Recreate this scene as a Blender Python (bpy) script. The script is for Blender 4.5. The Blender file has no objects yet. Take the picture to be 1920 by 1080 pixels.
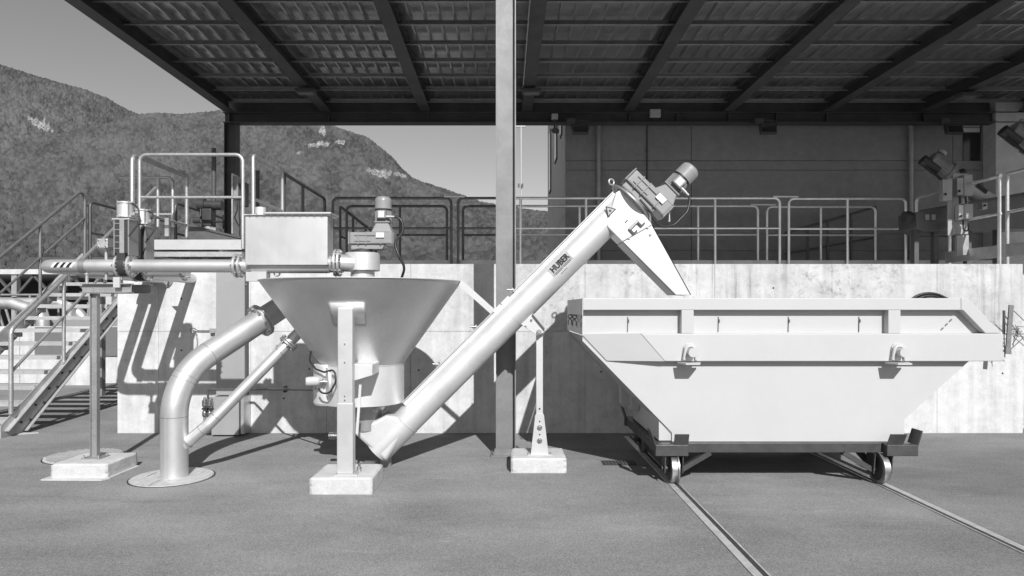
import bpy, bmesh, math, random
import numpy as np
from mathutils import Vector, Matrix, Quaternion, noise as mnoise
random.seed(7)
R = math.radians
V = Vector
scene = bpy.context.scene
COL = scene.collection

# ------------------------------------------------------------------ camera, sky, sun, exposure
F, CX, CY, EYE = 1280.0, 948.0, 578.0, 1.6         # 24 mm shift lens, eye height 1.6 m, level camera looking along +Y
cam_d = bpy.data.cameras.new('camera'); cam = bpy.data.objects.new('camera', cam_d); COL.objects.link(cam)
cam_d.sensor_width = 36; cam_d.lens = 24
cam_d.shift_x = 12 / 1920; cam_d.shift_y = 38 / 1920
cam_d.clip_end = 20000; cam_d.clip_start = 0.05
cam.location = (0, 0, EYE); cam.rotation_euler = (R(90), 0, 0)
scene.camera = cam
SUN = V((-0.22, 1.0, -0.69)).normalized()          # direction the light travels
elev = math.asin(-SUN.z); rot = math.atan2(-SUN.x, -SUN.y)
w = bpy.data.worlds.new('World'); scene.world = w; w.use_nodes = True
nt = w.node_tree; nt.nodes.clear()
sk = nt.nodes.new('ShaderNodeTexSky'); sk.sky_type = 'NISHITA'; sk.sun_disc = False
sk.sun_elevation = elev; sk.sun_rotation = rot; sk.air_density = 2.0; sk.dust_density = 0.2; sk.altitude = 300
FILM = (0.80, 0.20, 0.0)                           # black-and-white film behind an orange-red filter
bw = nt.nodes.new('ShaderNodeVectorMath'); bw.operation = 'DOT_PRODUCT'; bw.inputs[1].default_value = FILM
bg = nt.nodes.new('ShaderNodeBackground'); bg.inputs['Strength'].default_value = 0.08
wo = nt.nodes.new('ShaderNodeOutputWorld')
nt.links.new(sk.outputs[0], bw.inputs[0]); nt.links.new(bw.outputs['Value'], bg.inputs['Color']); nt.links.new(bg.outputs[0], wo.inputs['Surface'])
sl = bpy.data.lights.new('sun', 'SUN'); sl.energy = 4.6; sl.angle = R(0.53); sl.color = (1, 1, 1)
so = bpy.data.objects.new('sun', sl); COL.objects.link(so)
so.rotation_euler = SUN.to_track_quat('-Z', 'Y').to_euler(); so.location = (5, -10, 20)
vs = scene.view_settings
vs.view_transform = 'Standard'; vs.look = 'None'; vs.exposure = 0.0; vs.gamma = 1.0; vs.use_curve_mapping = False
try:
    scene.cycles.max_bounces = 8; scene.cycles.diffuse_bounces = 4; scene.cycles.glossy_bounces = 4
except Exception:
    pass

# ------------------------------------------------------------------ helpers
def P(x, y, d):
    """where a point seen at (x, y) of the photograph stands when it is d metres away"""
    return V(((x - CX) * d / F, d, EYE - (y - CY) * d / F))

def fillet(pts, rad, n=6):
    pts = [V(p) for p in pts]; out = [pts[0]]
    for i in range(1, len(pts) - 1):
        a, b, c = pts[i - 1], pts[i], pts[i + 1]
        u = (a - b).normalized(); v = (c - b).normalized()
        ang = u.angle(v)
        if ang > 3.1: out.append(b); continue
        t = min(rad / math.tan(ang / 2), (a - b).length * .49 if i > 1 else (a - b).length * .95, (c - b).length * .49 if i < len(pts) - 2 else (c - b).length * .95)
        p0, p1 = b + u * t, b + v * t
        rr = t * math.tan(ang / 2)
        ctr = b + (u + v).normalized() * (rr / math.sin(ang / 2))
        d0, d1 = p0 - ctr, p1 - ctr
        for k in range(n + 1):
            q = d0.lerp(d1, k / n)
            # slerp
            th = d0.angle(d1); s = k / n
            q = (math.sin((1 - s) * th) * d0 + math.sin(s * th) * d1) / math.sin(th)
            out.append(ctr + q)
    out.append(pts[-1]); return out

class MB:
    def __init__(s): s.v = []; s.f = []; s.sm = []
    def add(s, vs, fs, smooth=False):
        o = len(s.v); s.v += [tuple(v) for v in vs]
        for f in fs: s.f.append([i + o for i in f]); s.sm.append(smooth)
        return s
    def box(s, x0, x1, y0, y1, z0, z1):
        vs = [(x, y, z) for x in (x0, x1) for y in (y0, y1) for z in (z0, z1)]
        return s.add(vs, [(0, 1, 3, 2), (4, 6, 7, 5), (0, 4, 5, 1), (2, 3, 7, 6), (0, 2, 6, 4), (1, 5, 7, 3)])
    def obox(s, c, ax, ay, az, sx, sy, sz):
        c = V(c); ax, ay, az = V(ax).normalized() * sx / 2, V(ay).normalized() * sy / 2, V(az).normalized() * sz / 2
        vs = [c + ax * i + ay * j + az * k for i in (-1, 1) for j in (-1, 1) for k in (-1, 1)]
        return s.add(vs, [(0, 1, 3, 2), (4, 6, 7, 5), (0, 4, 5, 1), (2, 3, 7, 6), (0, 2, 6, 4), (1, 5, 7, 3)])
    def bar(s, p0, p1, wdir, wid, thk):
        """flat or square bar from p0 to p1, wid along wdir"""
        p0, p1 = V(p0), V(p1); a = (p1 - p0).normalized(); wd = V(wdir); wd = (wd - a * wd.dot(a)).normalized()
        return s.obox((p0 + p1) / 2, a, wd, a.cross(wd), (p1 - p0).length, wid, thk)
    def prism(s, poly, vec):
        n = len(poly); vec = V(vec); a = [V(p) for p in poly]; b = [p + vec for p in a]
        s.add(a + b, [list(range(n))[::-1], list(range(n, 2 * n))] + [(i, (i + 1) % n, n + (i + 1) % n, n + i) for i in range(n)])
        return s
    def frame(s, axis):
        a = V(axis).normalized(); t = V((0, 0, 1)) if abs(a.z) < .9 else V((0, 1, 0))
        u = a.cross(t).normalized(); return a, u, a.cross(u)
    def cyl(s, p0, p1, r0, r1=None, seg=20, caps=True):
        p0, p1 = V(p0), V(p1); r1 = r0 if r1 is None else r1
        a, u, v = s.frame(p1 - p0)
        cs = [(u * math.cos(2 * math.pi * i / seg) + v * math.sin(2 * math.pi * i / seg)) for i in range(seg)]
        A = [p0 + c * r0 for c in cs]; B = [p1 + c * r1 for c in cs]
        s.add(A + B, [(i, (i + 1) % seg, seg + (i + 1) % seg, seg + i) for i in range(seg)], True)
        if caps:
            s.add(A, [list(range(seg))[::-1]]); s.add(B, [list(range(seg))])
        return s
    def tube(s, pts, r, seg=10, caps=True):
        pts = [V(p) for p in pts]; n = len(pts)
        rs = r if isinstance(r, (list, tuple)) else [r] * n
        tg = []
        for i in range(n):
            a = pts[min(i + 1, n - 1)] - pts[max(i - 1, 0)]; tg.append(a.normalized())
        a, u, v = s.frame(tg[0]); vs = []
        for i in range(n):
            if i: u = (tg[i - 1].rotation_difference(tg[i])) @ u
            v = tg[i].cross(u)
            k = 1.0
            if 0 < i < n - 1:
                c = (pts[i] - pts[i - 1]).normalized().dot(tg[i]); k = 1 / max(c, .5)
            vs += [pts[i] + (u * math.cos(2 * math.pi * j / seg) + v * math.sin(2 * math.pi * j / seg)) * rs[i] for j in range(seg)]
        fs = [(i * seg + j, i * seg + (j + 1) % seg, (i + 1) * seg + (j + 1) % seg, (i + 1) * seg + j) for i in range(n - 1) for j in range(seg)]
        s.add(vs, fs, True)
        if caps:
            s.add(vs[:seg], [list(range(seg))[::-1]]); s.add(vs[-seg:], [list(range(seg))])
        return s
    def lathe(s, o, axis, prof, seg=32, smooth=True, sharp=True):
        """prof = [(radius, along)]; each segment its own faces so that corners stay crisp"""
        o = V(o); a, u, v = s.frame(axis)
        cs = [(u * math.cos(2 * math.pi * i / seg) + v * math.sin(2 * math.pi * i / seg)) for i in range(seg)]
        def ring(r, t): return [o + a * t + c * r for c in cs]
        if sharp:
            for (r0, t0), (r1, t1) in zip(prof, prof[1:]):
                s.add(ring(r0, t0) + ring(r1, t1), [(i, (i + 1) % seg, seg + (i + 1) % seg, seg + i) for i in range(seg)], smooth)
        else:
            vs = []
            for r, t in prof: vs += ring(r, t)
            s.add(vs, [(k * seg + i, k * seg + (i + 1) % seg, (k + 1) * seg + (i + 1) % seg, (k + 1) * seg + i) for k in range(len(prof) - 1) for i in range(seg)], smooth)
        return s
    def torus(s, c, axis, R0, r, seg=28, sub=8, a0=0, a1=2 * math.pi):
        c = V(c); a, u, v = s.frame(axis); full = abs(a1 - a0 - 2 * math.pi) < 1e-6
        pts = [c + (u * math.cos(t) + v * math.sin(t)) * R0 for t in [a0 + (a1 - a0) * i / seg for i in range(seg + 1)]]
        return s.tube(pts, r, sub, caps=not full)
    def bolts(s, c, axis, R0, n, rb, ln, ph=0.0):
        c = V(c); a, u, v = s.frame(axis)
        for i in range(n):
            t = 2 * math.pi * i / n + ph; q = c + (u * math.cos(t) + v * math.sin(t)) * R0
            s.cyl(q - a * ln / 2, q + a * ln / 2, rb, seg=6)
        return s
    def ibeam(s, p0, p1, side, wd, ht, tw=.010, tf=.014):
        p0, p1 = V(p0), V(p1); a = (p1 - p0).normalized(); sd = V(side).normalized(); up = sd.cross(a).normalized(); c = (p0 + p1) / 2; L = (p1 - p0).length
        s.obox(c + up * (ht - tf) / 2, a, sd, up, L, wd, tf); s.obox(c - up * (ht - tf) / 2, a, sd, up, L, wd, tf)
        s.obox(c, a, sd, up, L, tw, ht - 2 * tf); return s
    def build(s, name, m, parent=None, bevel=0, seg=2, off=None):
        me = bpy.data.meshes.new(name)
        o = bpy.data.objects.new(name, me); COL.objects.link(o)
        L = V((0, 0, 0))
        q = parent
        while q is not None: L += q.location; q = q.parent
        if off is not None: L = V(off); o.location = L
        me.from_pydata([(x - L.x, y - L.y, z - L.z) for x, y, z in s.v], [], s.f)
        me.polygons.foreach_set('use_smooth', s.sm); me.update()
        bm = bmesh.new(); bm.from_mesh(me); bmesh.ops.recalc_face_normals(bm, faces=bm.faces); bm.to_mesh(me); bm.free()
        me.materials.append(m)
        if parent is not None: o.parent = parent
        if bevel:
            b = o.modifiers.new('edge', 'BEVEL'); b.width = bevel; b.segments = seg; b.limit_method = 'ANGLE'; b.angle_limit = R(40)
        return o

def tag(o, label=None, cat=None, group=None, kind=None):
    if label: o['label'] = label
    if cat: o['category'] = cat
    if group: o['group'] = group
    if kind: o['kind'] = kind
    return o
def thing(name, label, cat, loc=(0, 0, 0), group=None):
    o = bpy.data.objects.new(name, None); COL.objects.link(o); o.location = loc; o.empty_display_size = .1
    return tag(o, label, cat, group)
def sub(name, parent):
    o = bpy.data.objects.new(name, None); COL.objects.link(o)
    if parent is not None: o.parent = parent
    return o
def single(mb, name, m, label, cat, loc, group=None, bevel=0):
    return tag(mb.build(name, m, None, bevel, off=loc), label, cat, group)
def copy_tree(o, parent=None):
    c = o.copy(); COL.objects.link(c)
    if parent is not None: c.parent = parent
    for ch in list(o.children): copy_tree(ch, c)
    return c

# ------------------------------------------------------------------ materials (all grey: a black-and-white photograph)
class NB:
    def __init__(s, name):
        s.m = bpy.data.materials.new(name); s.m.use_nodes = True; s.t = s.m.node_tree; s.t.nodes.clear()
        s.out = s.n('ShaderNodeOutputMaterial'); s.b = s.n('ShaderNodeBsdfPrincipled'); s.l(s.b.outputs[0], s.out.inputs[0])
        s.tc = s.n('ShaderNodeTexCoord'); s.co = s.tc.outputs['Object']
    def n(s, t, **k):
        x = s.t.nodes.new(t)
        for a, b in k.items(): setattr(x, a, b)
        return x
    def l(s, a, b): s.t.links.new(a, b)
    def mapped(s, sc):
        m = s.n('ShaderNodeMapping'); m.inputs['Scale'].default_value = sc; s.l(s.co, m.inputs[0]); return m.outputs[0]
    def noise(s, scale, detail=4, rough=.55, stretch=None, dist=0):
        x = s.n('ShaderNodeTexNoise'); x.inputs['Scale'].default_value = scale; x.inputs['Detail'].default_value = detail
        x.inputs['Roughness'].default_value = rough; x.inputs['Distortion'].default_value = dist
        s.l(s.mapped(stretch) if stretch else s.co, x.inputs['Vector']); return x.outputs[0]
    def vor(s, scale, feature='F1'):
        x = s.n('ShaderNodeTexVoronoi'); x.feature = feature; x.inputs['Scale'].default_value = scale; s.l(s.co, x.inputs['Vector']); return x.outputs
    def rng(s, v, a, b, c, d):
        x = s.n('ShaderNodeMapRange'); x.inputs[1].default_value = a; x.inputs[2].default_value = b; x.inputs[3].default_value = c; x.inputs[4].default_value = d
        s.l(v, x.inputs[0]); return x.outputs[0]
    def math(s, op, a, b):
        x = s.n('ShaderNodeMath', operation=op)
        for i, q in enumerate((a, b)):
            if isinstance(q, (int, float)): x.inputs[i].default_value = q
            else: s.l(q, x.inputs[i])
        return x.outputs[0]
    def base(s, v):
        if isinstance(v, (int, float)): s.b.inputs['Base Color'].default_value = (v, v, v, 1)
        else:
            c = s.n('ShaderNodeCombineColor'); [s.l(v, c.inputs[i]) for i in range(3)]; s.l(c.outputs[0], s.b.inputs['Base Color'])
    def set(s, rough=None, metal=None, spec=None):
        for k, q in (('Roughness', rough), ('Metallic', metal), ('Specular IOR Level', spec)):
            if q is None: continue
            if isinstance(q, (int, float)): s.b.inputs[k].default_value = q
            else: s.l(q, s.b.inputs[k])
    def bump(s, v, strength=.3, dist=.01):
        x = s.n('ShaderNodeBump'); x.inputs['Strength'].default_value = strength; x.inputs['Distance'].default_value = dist
        s.l(v, x.inputs['Height']); s.l(x.outputs[0], s.b.inputs['Normal'])

def m_plain(name, base, rough=.5, metal=0, var=.12, scale=6, bump=0, bscale=200):
    k = NB(name)
    a = k.noise(scale, 5, .6); b = k.noise(scale * 9, 3)
    v = k.math('ADD', k.math('MULTIPLY', k.rng(a, .3, .7, -1, 1), var * .7), k.math('MULTIPLY', k.rng(b, .3, .7, -1, 1), var * .3))
    k.base(k.math('MULTIPLY', k.math('ADD', v, 1), base))
    k.set(k.rng(k.noise(scale * 3, 4), .3, .7, max(.02, rough - .06), min(1, rough + .08)), metal)
    if bump: k.bump(k.noise(bscale, 2), bump, .002)
    return k.m

def m_galv(name, base=.55, rough=.42, metal=.75):
    k = NB(name)
    vo = k.vor(55); sp = k.rng(k.n('ShaderNodeRGBToBW').outputs[0], 0, 1, 0, 1)
    rb = [n for n in k.t.nodes if n.type == 'RGBTOBW'][0]; k.l(vo['Color'], rb.inputs[0])
    dirt = k.rng(k.noise(3.5, 6, .62), .35, .7, -.16, .12)
    v = k.math('ADD', k.math('ADD', k.math('MULTIPLY', k.math('SUBTRACT', sp, .5), .12), dirt), 1)
    k.base(k.math('MULTIPLY', v, base)); k.set(k.math('ADD', k.math('MULTIPLY', sp, .12), rough - .04), metal)
    k.bump(k.noise(90, 3), .05, .002); return k.m

def m_inox(name, base=.66, rough=.42, stretch=None, metal=.65):
    """bead-blasted stainless steel"""
    k = NB(name)
    a = k.noise(2.2, 6, .6, dist=.4); b = k.noise(25, 3, stretch=stretch)
    v = k.math('ADD', k.math('ADD', k.rng(a, .3, .7, -.06, .06), k.rng(b, .3, .7, -.025, .025)), 1)
    k.base(k.math('MULTIPLY', v, base)); k.set(k.rng(a, .3, .7, rough - .05, rough + .07), metal)
    k.bump(k.noise(700, 2), .05, .001); return k.m

def m_concrete(name, base=.5, stain=.22, streak=True, seed=0.0, grime=0):
    k = NB(name)
    mp = k.n('ShaderNodeMapping'); mp.inputs['Location'].default_value = (seed, seed * 2, seed * 3); k.l(k.tc.outputs['Object'], mp.inputs[0]); k.co = mp.outputs[0]
    big = k.rng(k.noise(.9, 8, .68, dist=.6), .3, .72, stain, -stain)
    mid = k.rng(k.noise(5, 8, .75), .35, .72, .14, -.16)
    fine = k.rng(k.noise(60, 4, .7), .3, .7, .08, -.08)
    v = k.math('ADD', k.math('ADD', big, mid), fine)
    if streak:
        st = k.rng(k.noise(6, 5, .6, stretch=(1, 1, .06)), .42, .75, 0, -.24); v = k.math('ADD', v, st)
    pores = k.rng(k.vor(28)['Distance'], .03, .10, -.30, 0)
    keep = k.rng(k.noise(3, 2), .5, .6, 0, 1)
    v = k.math('ADD', v, k.math('MULTIPLY', pores, keep))
    if grime:
        g = k.math('MULTIPLY', k.rng(k.noise(11, 9, .8), .50, .66, 0, -grime), k.rng(k.noise(1.1, 3, .6), .4, .62, 0, 1)); v = k.math('ADD', v, g)
        v = k.math('ADD', v, k.math('MULTIPLY', k.rng(k.noise(9, 6, .7, stretch=(1.6, 1, .05)), .55, .7, 0, -grime * .8), k.rng(k.noise(.8, 2), .42, .6, 0, 1)))
    k.base(k.math('MULTIPLY', k.math('ADD', v, 1), base)); k.set(.85, 0, .3)
    k.bump(k.math('ADD', k.noise(40, 6, .7), k.math('MULTIPLY', k.math('MULTIPLY', pores, keep), 2)), .25, .006); return k.m

def m_asphalt(name):
    k = NB(name)
    big = k.rng(k.noise(.55, 6, .62, dist=.5), .32, .7, -.2, .2)
    st = k.rng(k.noise(1.6, 7, .7, stretch=(.35, 1, 1)), .35, .7, -.16, .16)
    vo = k.vor(150); rb = k.n('ShaderNodeRGBToBW'); k.l(vo['Color'], rb.inputs[0])
    ag = k.rng(rb.outputs[0], 0, 1, -.38, .43)
    g2 = k.rng(k.noise(420, 3, .7), .3, .7, -.28, .28)
    vs = k.vor(34); sp = k.rng(vs['Distance'], .04, .09, .9, 0); rb2 = k.n('ShaderNodeRGBToBW'); k.l(vs['Color'], rb2.inputs[0])
    sp = k.math('MULTIPLY', sp, k.rng(rb2.outputs[0], .72, .8, 0, 1))
    v = big
    sc = k.rng(k.noise(2.2, 8, .75, stretch=(.5, 2.2, 1), dist=1.2), .60, .72, 0, .34)
    dk = k.rng(k.noise(1.3, 6, .7, stretch=(.25, 1.8, 1), dist=.8), .60, .75, 0, -.26)
    for q in (st, ag, g2, sp, sc, dk): v = k.math('ADD', v, q)
    k.base(k.math('MULTIPLY', k.math('ADD', v, 1), .178)); k.set(.8, 0, .3); k.b.inputs['Diffuse Roughness'].default_value = 1.0
    k.bump(k.math('ADD', vo['Distance'], k.noise(300, 3)), .55, .004); return k.m

M = {}
M['asphalt'] = m_asphalt('asphalt')
M['ground'] = m_plain('far_ground', .16, .9, 0, .3, .05)
M['concrete'] = m_concrete('wall_concrete', .64, .12, grime=.2)
M['concrete_stained'] = m_concrete('stained_wall_concrete', .58, .16, seed=3.3, grime=.48)
M['footing'] = m_concrete('footing_concrete', .60, .08, False, 5.1)
M['pad'] = m_concrete('pad_concrete', .52, .12, False, 8.1)
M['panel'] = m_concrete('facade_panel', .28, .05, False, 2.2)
M['panel_pale_skylit'] = m_concrete('side_panel', .62, .05, False, 4.2)  # paler copy: sky light on the side wall put into colour; pilaster is pale
M['white_wall'] = m_concrete('pale_wall', .62, .08, True, 1.2)
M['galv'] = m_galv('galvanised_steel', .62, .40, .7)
M['galv_lit'] = m_galv('lit_galvanised_steel', .9, .36, .7)  # paler copy: light on the right-hand rails put into the colour
M['shade_and_diffuser'] = m_plain('shade_and_diffuser_grey', .17, .6, 0, .12, 2)  # grey that paints shade on the low wall; also colours the lamp diffusers
M['pad_steel'] = m_inox('pad_stainless', .80, .5, metal=.85)
M['duct'] = m_plain('duct_steel', .40, .5, .3, .05, 2)
M['galv_far'] = m_galv('mid_grey_galvanised_steel', .28, .5, .6)  # darker grey for the far stair handrail
M['stair'] = m_galv('stair_steel', .56, .5, .4)
M['galv_dull'] = m_galv('dull_galvanised_steel', .42, .5, .6)
M['galv_dark_and_shaded'] = m_galv('dark_and_shaded_galvanised_steel', .15, .5, .6)  # dark parts, and rails whose shade is put into the colour
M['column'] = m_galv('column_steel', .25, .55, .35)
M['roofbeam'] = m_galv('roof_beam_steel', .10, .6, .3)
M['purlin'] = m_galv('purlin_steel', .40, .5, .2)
M['sheet'] = m_plain('roof_sheet_steel', .58, .33, .9, .10, 1.5)
M['inox'] = m_inox('blasted_stainless', .76, .50, metal=.5)
M['inox_cone'] = m_inox('hopper_stainless', .72, .52, metal=.85)
M['inox_pipe'] = m_inox('pipe_stainless', .68, .46, metal=.65)
M['inox_box'] = m_inox('box_stainless', .66, .46, (1, 1, .1))
M['inox_plate'] = m_plain('matt_stainless_plate', .62, .55, .55, .04, 3)
M['inox_dark'] = m_inox('dark_and_shaded_stainless', .42, .42)
M['bolt'] = m_plain('bolt_steel', .55, .3, 1, .15, 30)
M['white'] = m_plain('white_paint', .545, .45, 0, .03, 1.6)
M['whitegrey'] = m_plain('pale_paint', .49, .5, 0, .05, 2)
M['cart'] = m_plain('dark_trolley_paint', .06, .45, 0, .35, 7)
M['black'] = m_plain('black_rubber', .02, .5, 0, .2, 20)
M['cable'] = m_plain('cable_jacket', .025, .4, 0, .2, 20)
M['motor'] = m_plain('motor_paint', .30, .38, 0, .08, 10)
M['motor_dark'] = m_plain('dark_motor_paint', .05, .45, 0, .15, 10)
M['wheel'] = m_plain('worn_wheel_steel', .42, .38, .9, .25, 12)
M['rail'] = m_plain('rail_steel', .62, .5, .5, .25, 9)
M['groove'] = m_plain('groove_dirt', .05, .9, 0, .3, 20)
M['sticker'] = m_plain('pale_sticker', .75, .5, 0, .03, 10)
M['sticker_grey'] = m_plain('grey_sticker', .42, .5, 0, .05, 20)
M['ink'] = m_plain('black_ink', .015, .5, 0, .1, 20)
M['glass'] = m_plain('dark_window_glass', .03, .08, 0, .1, 3)
M['reflection_white'] = m_plain('sky_reflection_white', .8, .5, 0, .03, 3)
M['grate'] = m_plain('cast_cover', .58, .55, .25, .2, 12)
M['shed'] = m_plain('shed_steel', .10, .6, .2, .2, 3)
M['rust'] = m_plain('weathered_bar', .22, .75, .2, .3, 14)

# ------------------------------------------------------------------ ground, rails in the ground, hills
mb = MB(); mb.add([(-9000, -3000, -.02), (9000, -3000, -.02), (9000, 9000, -.02), (-9000, 9000, -.02)], [(0, 1, 2, 3)])
tag(mb.build('ground', M['ground']), kind='structure')
mb = MB(); mb.add([(-45, -40, 0), (45, -40, 0), (45, 45, 0), (-45, 45, 0)], [(0, 1, 2, 3)])
tag(mb.build('asphalt_yard', M['asphalt']), kind='structure')

def hill(cell, ridge, d0, d1, cols, rows, rocks, seed, foot_y=530):
    rng = np.random.RandomState(seed)
    xs = np.linspace(ridge[0][0], ridge[-1][0], cols)
    ry = np.interp(xs, [p[0] for p in ridge], [p[1] for p in ridge])
    # ridge roughness
    k = np.ones(9) / 9
    v = np.linspace(0, 1, rows)
    vv, xx = np.meshgrid(v, xs, indexing='ij')
    D1 = d1 * (1 + .05 * np.sin(xs * .011 + seed))
    D = d0 + (D1[None, :] - d0) * vv ** 1.15
    # elevation angle rises steadily from the foot to the ridge, so that the slope is seen over its whole height
    ang = (foot_y - (foot_y - ry)[None, :] * (.80 * vv + .20 * np.sin(vv * math.pi / 2)))
    def vnoise(fx, fy, seed_):
        g = np.random.RandomState(seed_ + seed * 31).uniform(-1, 1, (int(400 * fy) + 8, int(2600 * fx) + 8))
        px_ = (xx - xs[0]) * fx; py_ = vv * 320 * fy; ix, iy = px_.astype(int), py_.astype(int); tx, ty = px_ - ix, py_ - iy
        tx = tx * tx * (3 - 2 * tx); ty = ty * ty * (3 - 2 * ty)
        return (g[iy, ix] * (1 - tx) + g[iy, ix + 1] * tx) * (1 - ty) + (g[iy + 1, ix] * (1 - tx) + g[iy + 1, ix + 1] * tx) * ty
    folds = vnoise(1 / 70, 1 / 150, 1) + .5 * vnoise(1 / 33, 1 / 70, 2) + .25 * vnoise(1 / 16, 1 / 26, 3)
    mott = .5 * vnoise(1 / 60, 1 / 40, 4) + .35 * vnoise(1 / 26, 1 / 18, 5) + .3 * vnoise(1 / 11, 1 / 8, 6)
    # gullies
    def smooth_noise(fx, fv, amp):
        gx = (xx * fx); gv = (vv * fv); out = np.zeros_like(xx)
        for _ in range(4):
            a, b, p, q = rng.uniform(.6, 1.6, 2).tolist() + rng.uniform(0, 6.3, 2).tolist()
            out += np.sin(gx * a + p + 1.5 * np.sin(gv * b + q)) * .25
        return out * amp
    taper = np.clip((1 - vv) * 4, 0, 1) * np.clip(vv * 6, 0, 1)
    ang = ang + folds * 4.5 * taper
    D = D * (1 + .02 * folds * taper)
    X = (xx - CX) * D / F; Z = EYE - (ang - CY) * D / F; Y = D.copy()
    rock = np.zeros_like(X)
    for (rx, ryy, sx, sy, rot_) in rocks:
        ca, sa = math.cos(rot_), math.sin(rot_)
        ux = ((xx - rx) * ca + (ang - ryy) * sa) / sx; uy = (-(xx - rx) * sa + (ang - ryy) * ca) / sy
        rag = .5 * np.sin(xx * .42 + .25 * ang + seed) + .5 * np.sin(xx * .19 - ang * .35) + .3 * np.sin(xx * .8 + ang * .1)
        rock = np.maximum(rock, np.clip(1.15 - np.sqrt(ux ** 2 + uy ** 2) + .32 * rag - .15, 0, 1))
    # tree crowns: jittered cells in plan
    lev = np.floor(np.log(D / d0) / math.log(1.10)).astype(np.int64); DL = d0 * 1.10 ** (lev + .5)
    Ux = (xx - CX) * DL / F; Wy = ang * DL / F + lev * 977.0          # crowns of one size, laid out band by band up the slope
    cxi = np.floor(Ux / cell).astype(np.int64); cyi = np.floor(Wy / cell).astype(np.int64)
    best = np.full(X.shape, 9.0); tint = np.zeros_like(X); hgt = np.zeros_like(X); lift_ = np.zeros_like(X)
    def hsh(a, b, s):
        h = (a * 374761393 + b * 668265263 + s * 2147483647 + seed * 9176) & 0xffffffff
        h = ((h ^ (h >> 13)) * 1274126177) & 0xffffffff
        return ((h ^ (h >> 16)) & 0xffff) / 65535.0
    for i in (-1, 0, 1):
        for j in (-1, 0, 1):
            a, b = cxi + i, cyi + j
            px = (a + .1 + .8 * hsh(a, b, 1)) * cell; py = (b + .1 + .8 * hsh(a, b, 2)) * cell
            r = .45 + .55 * hsh(a, b, 3) ** 1.5
            dd = np.hypot(Ux - px, (Wy - py) * 1.15) / (cell * .85 * r)
            m = dd < best
            best = np.where(m, dd, best); tint = np.where(m, hsh(a, b, 4), tint); hgt = np.where(m, r, hgt)
    crown = np.sqrt(np.clip(1 - best ** 2, 0, 1)) * hgt
    patch = np.clip(.5 + .75 * mott, 0, 1)
    grain = rng.uniform(-1, 1, X.shape)
    amp = cell * .55 * (1 - np.clip(rock * 2, 0, 1))
    Z = Z + amp * crown + grain * .55 * (1 - .5 * np.clip(rock * 2, 0, 1)) + rock * 2.5 * np.sin(xx * .8 + 3 * np.sin(ang * .5))
    # last row drops behind the ridge
    X = np.vstack([X, X[-1:] * 1.12]); Y = np.vstack([Y, Y[-1:] * 1.12]); Z = np.vstack([Z, Z[-1:] * .7])
    tint = np.vstack([tint, tint[-1:]]); rock = np.vstack([rock, rock[-1:] * 0]); patch = np.vstack([patch, patch[-1:]]); crown = np.vstack([crown, crown[-1:]])
    n0, n1 = X.shape
    co = np.stack([X, Y, Z], -1).reshape(-1, 3).astype(np.float32)
    idx = np.arange(n0 * n1).reshape(n0, n1)
    q = np.stack([idx[:-1, :-1], idx[:-1, 1:], idx[1:, 1:], idx[1:, :-1]], -1).reshape(-1, 4)
    me = bpy.data.meshes.new('hill'); me.vertices.add(len(co)); me.vertices.foreach_set('co', co.ravel())
    me.loops.add(q.size); me.loops.foreach_set('vertex_index', q.ravel().astype(np.int32))
    me.polygons.add(len(q)); me.polygons.foreach_set('loop_start', np.arange(0, q.size, 4, dtype=np.int32))
    me.polygons.foreach_set('use_smooth', np.ones(len(q), bool)); me.update(); me.validate()
    for nm, arr in (('tint', .5 * tint + .5 * patch), ('rock', rock)):
        at = me.attributes.new(nm, 'FLOAT', 'POINT'); at.data.foreach_set('value', arr.ravel().astype(np.float32))
    o = bpy.data.objects.new('hill', me); COL.objects.link(o); me.materials.append(M['forest']); tag(o, kind='structure'); return o

k = NB('bare_forest')
at = k.n('ShaderNodeAttribute', attribute_name='tint'); ar = k.n('ShaderNodeAttribute', attribute_name='rock')
b = k.rng(at.outputs['Fac'], .1, .9, .06, .15)
b = k.math('MULTIPLY', b, k.rng(k.noise(.35, 4, .7), .3, .7, .82, 1.18))
rk = k.rng(ar.outputs['Fac'], .15, .38, 0, 1)
rc = k.rng(k.noise(.07, 6, .75, stretch=(1.5, 1, .35)), .38, .60, .10, .46)
mx = k.n('ShaderNodeMix'); mx.data_type = 'FLOAT'; k.l(rk, mx.inputs[0]); k.l(b, mx.inputs[2]); k.l(rc, mx.inputs[3])
k.base(mx.outputs[0]); k.set(.95, 0, .1); M['forest'] = k.m

hill(8.0, [(-450, 66), (-300, 70), (-100, 97), (0, 121), (50, 137), (100, 152), (160, 168), (200, 184), (235, 204), (262, 216), (330, 245), (420, 290), (520, 340)],
     1500, 2600, 950, 210, [(76, 234, 28, 13, .45)], 5, foot_y=330)
hill(4.8, [(-450, 320), (-200, 310), (0, 278), (60, 262), (120, 250), (200, 232), (262, 214), (300, 212), (340, 214), (400, 209), (450, 200), (520, 203), (600, 226), (640, 242), (690, 258), (735, 294), (756, 318), (775, 335), (810, 347), (850, 360), (900, 378), (950, 387), (1000, 394), (1040, 398), (1150, 412), (1350, 435), (1600, 455)],
     240, 1750, 1950, 430, [(600, 271, 30, 6, -.1), (712, 325, 34, 9, .15), (752, 328, 18, 5, .3), (640, 266, 10, 6, 0), (560, 288, 6, 4, 0), (606, 245, 8, 10, 0)], 3)

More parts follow.
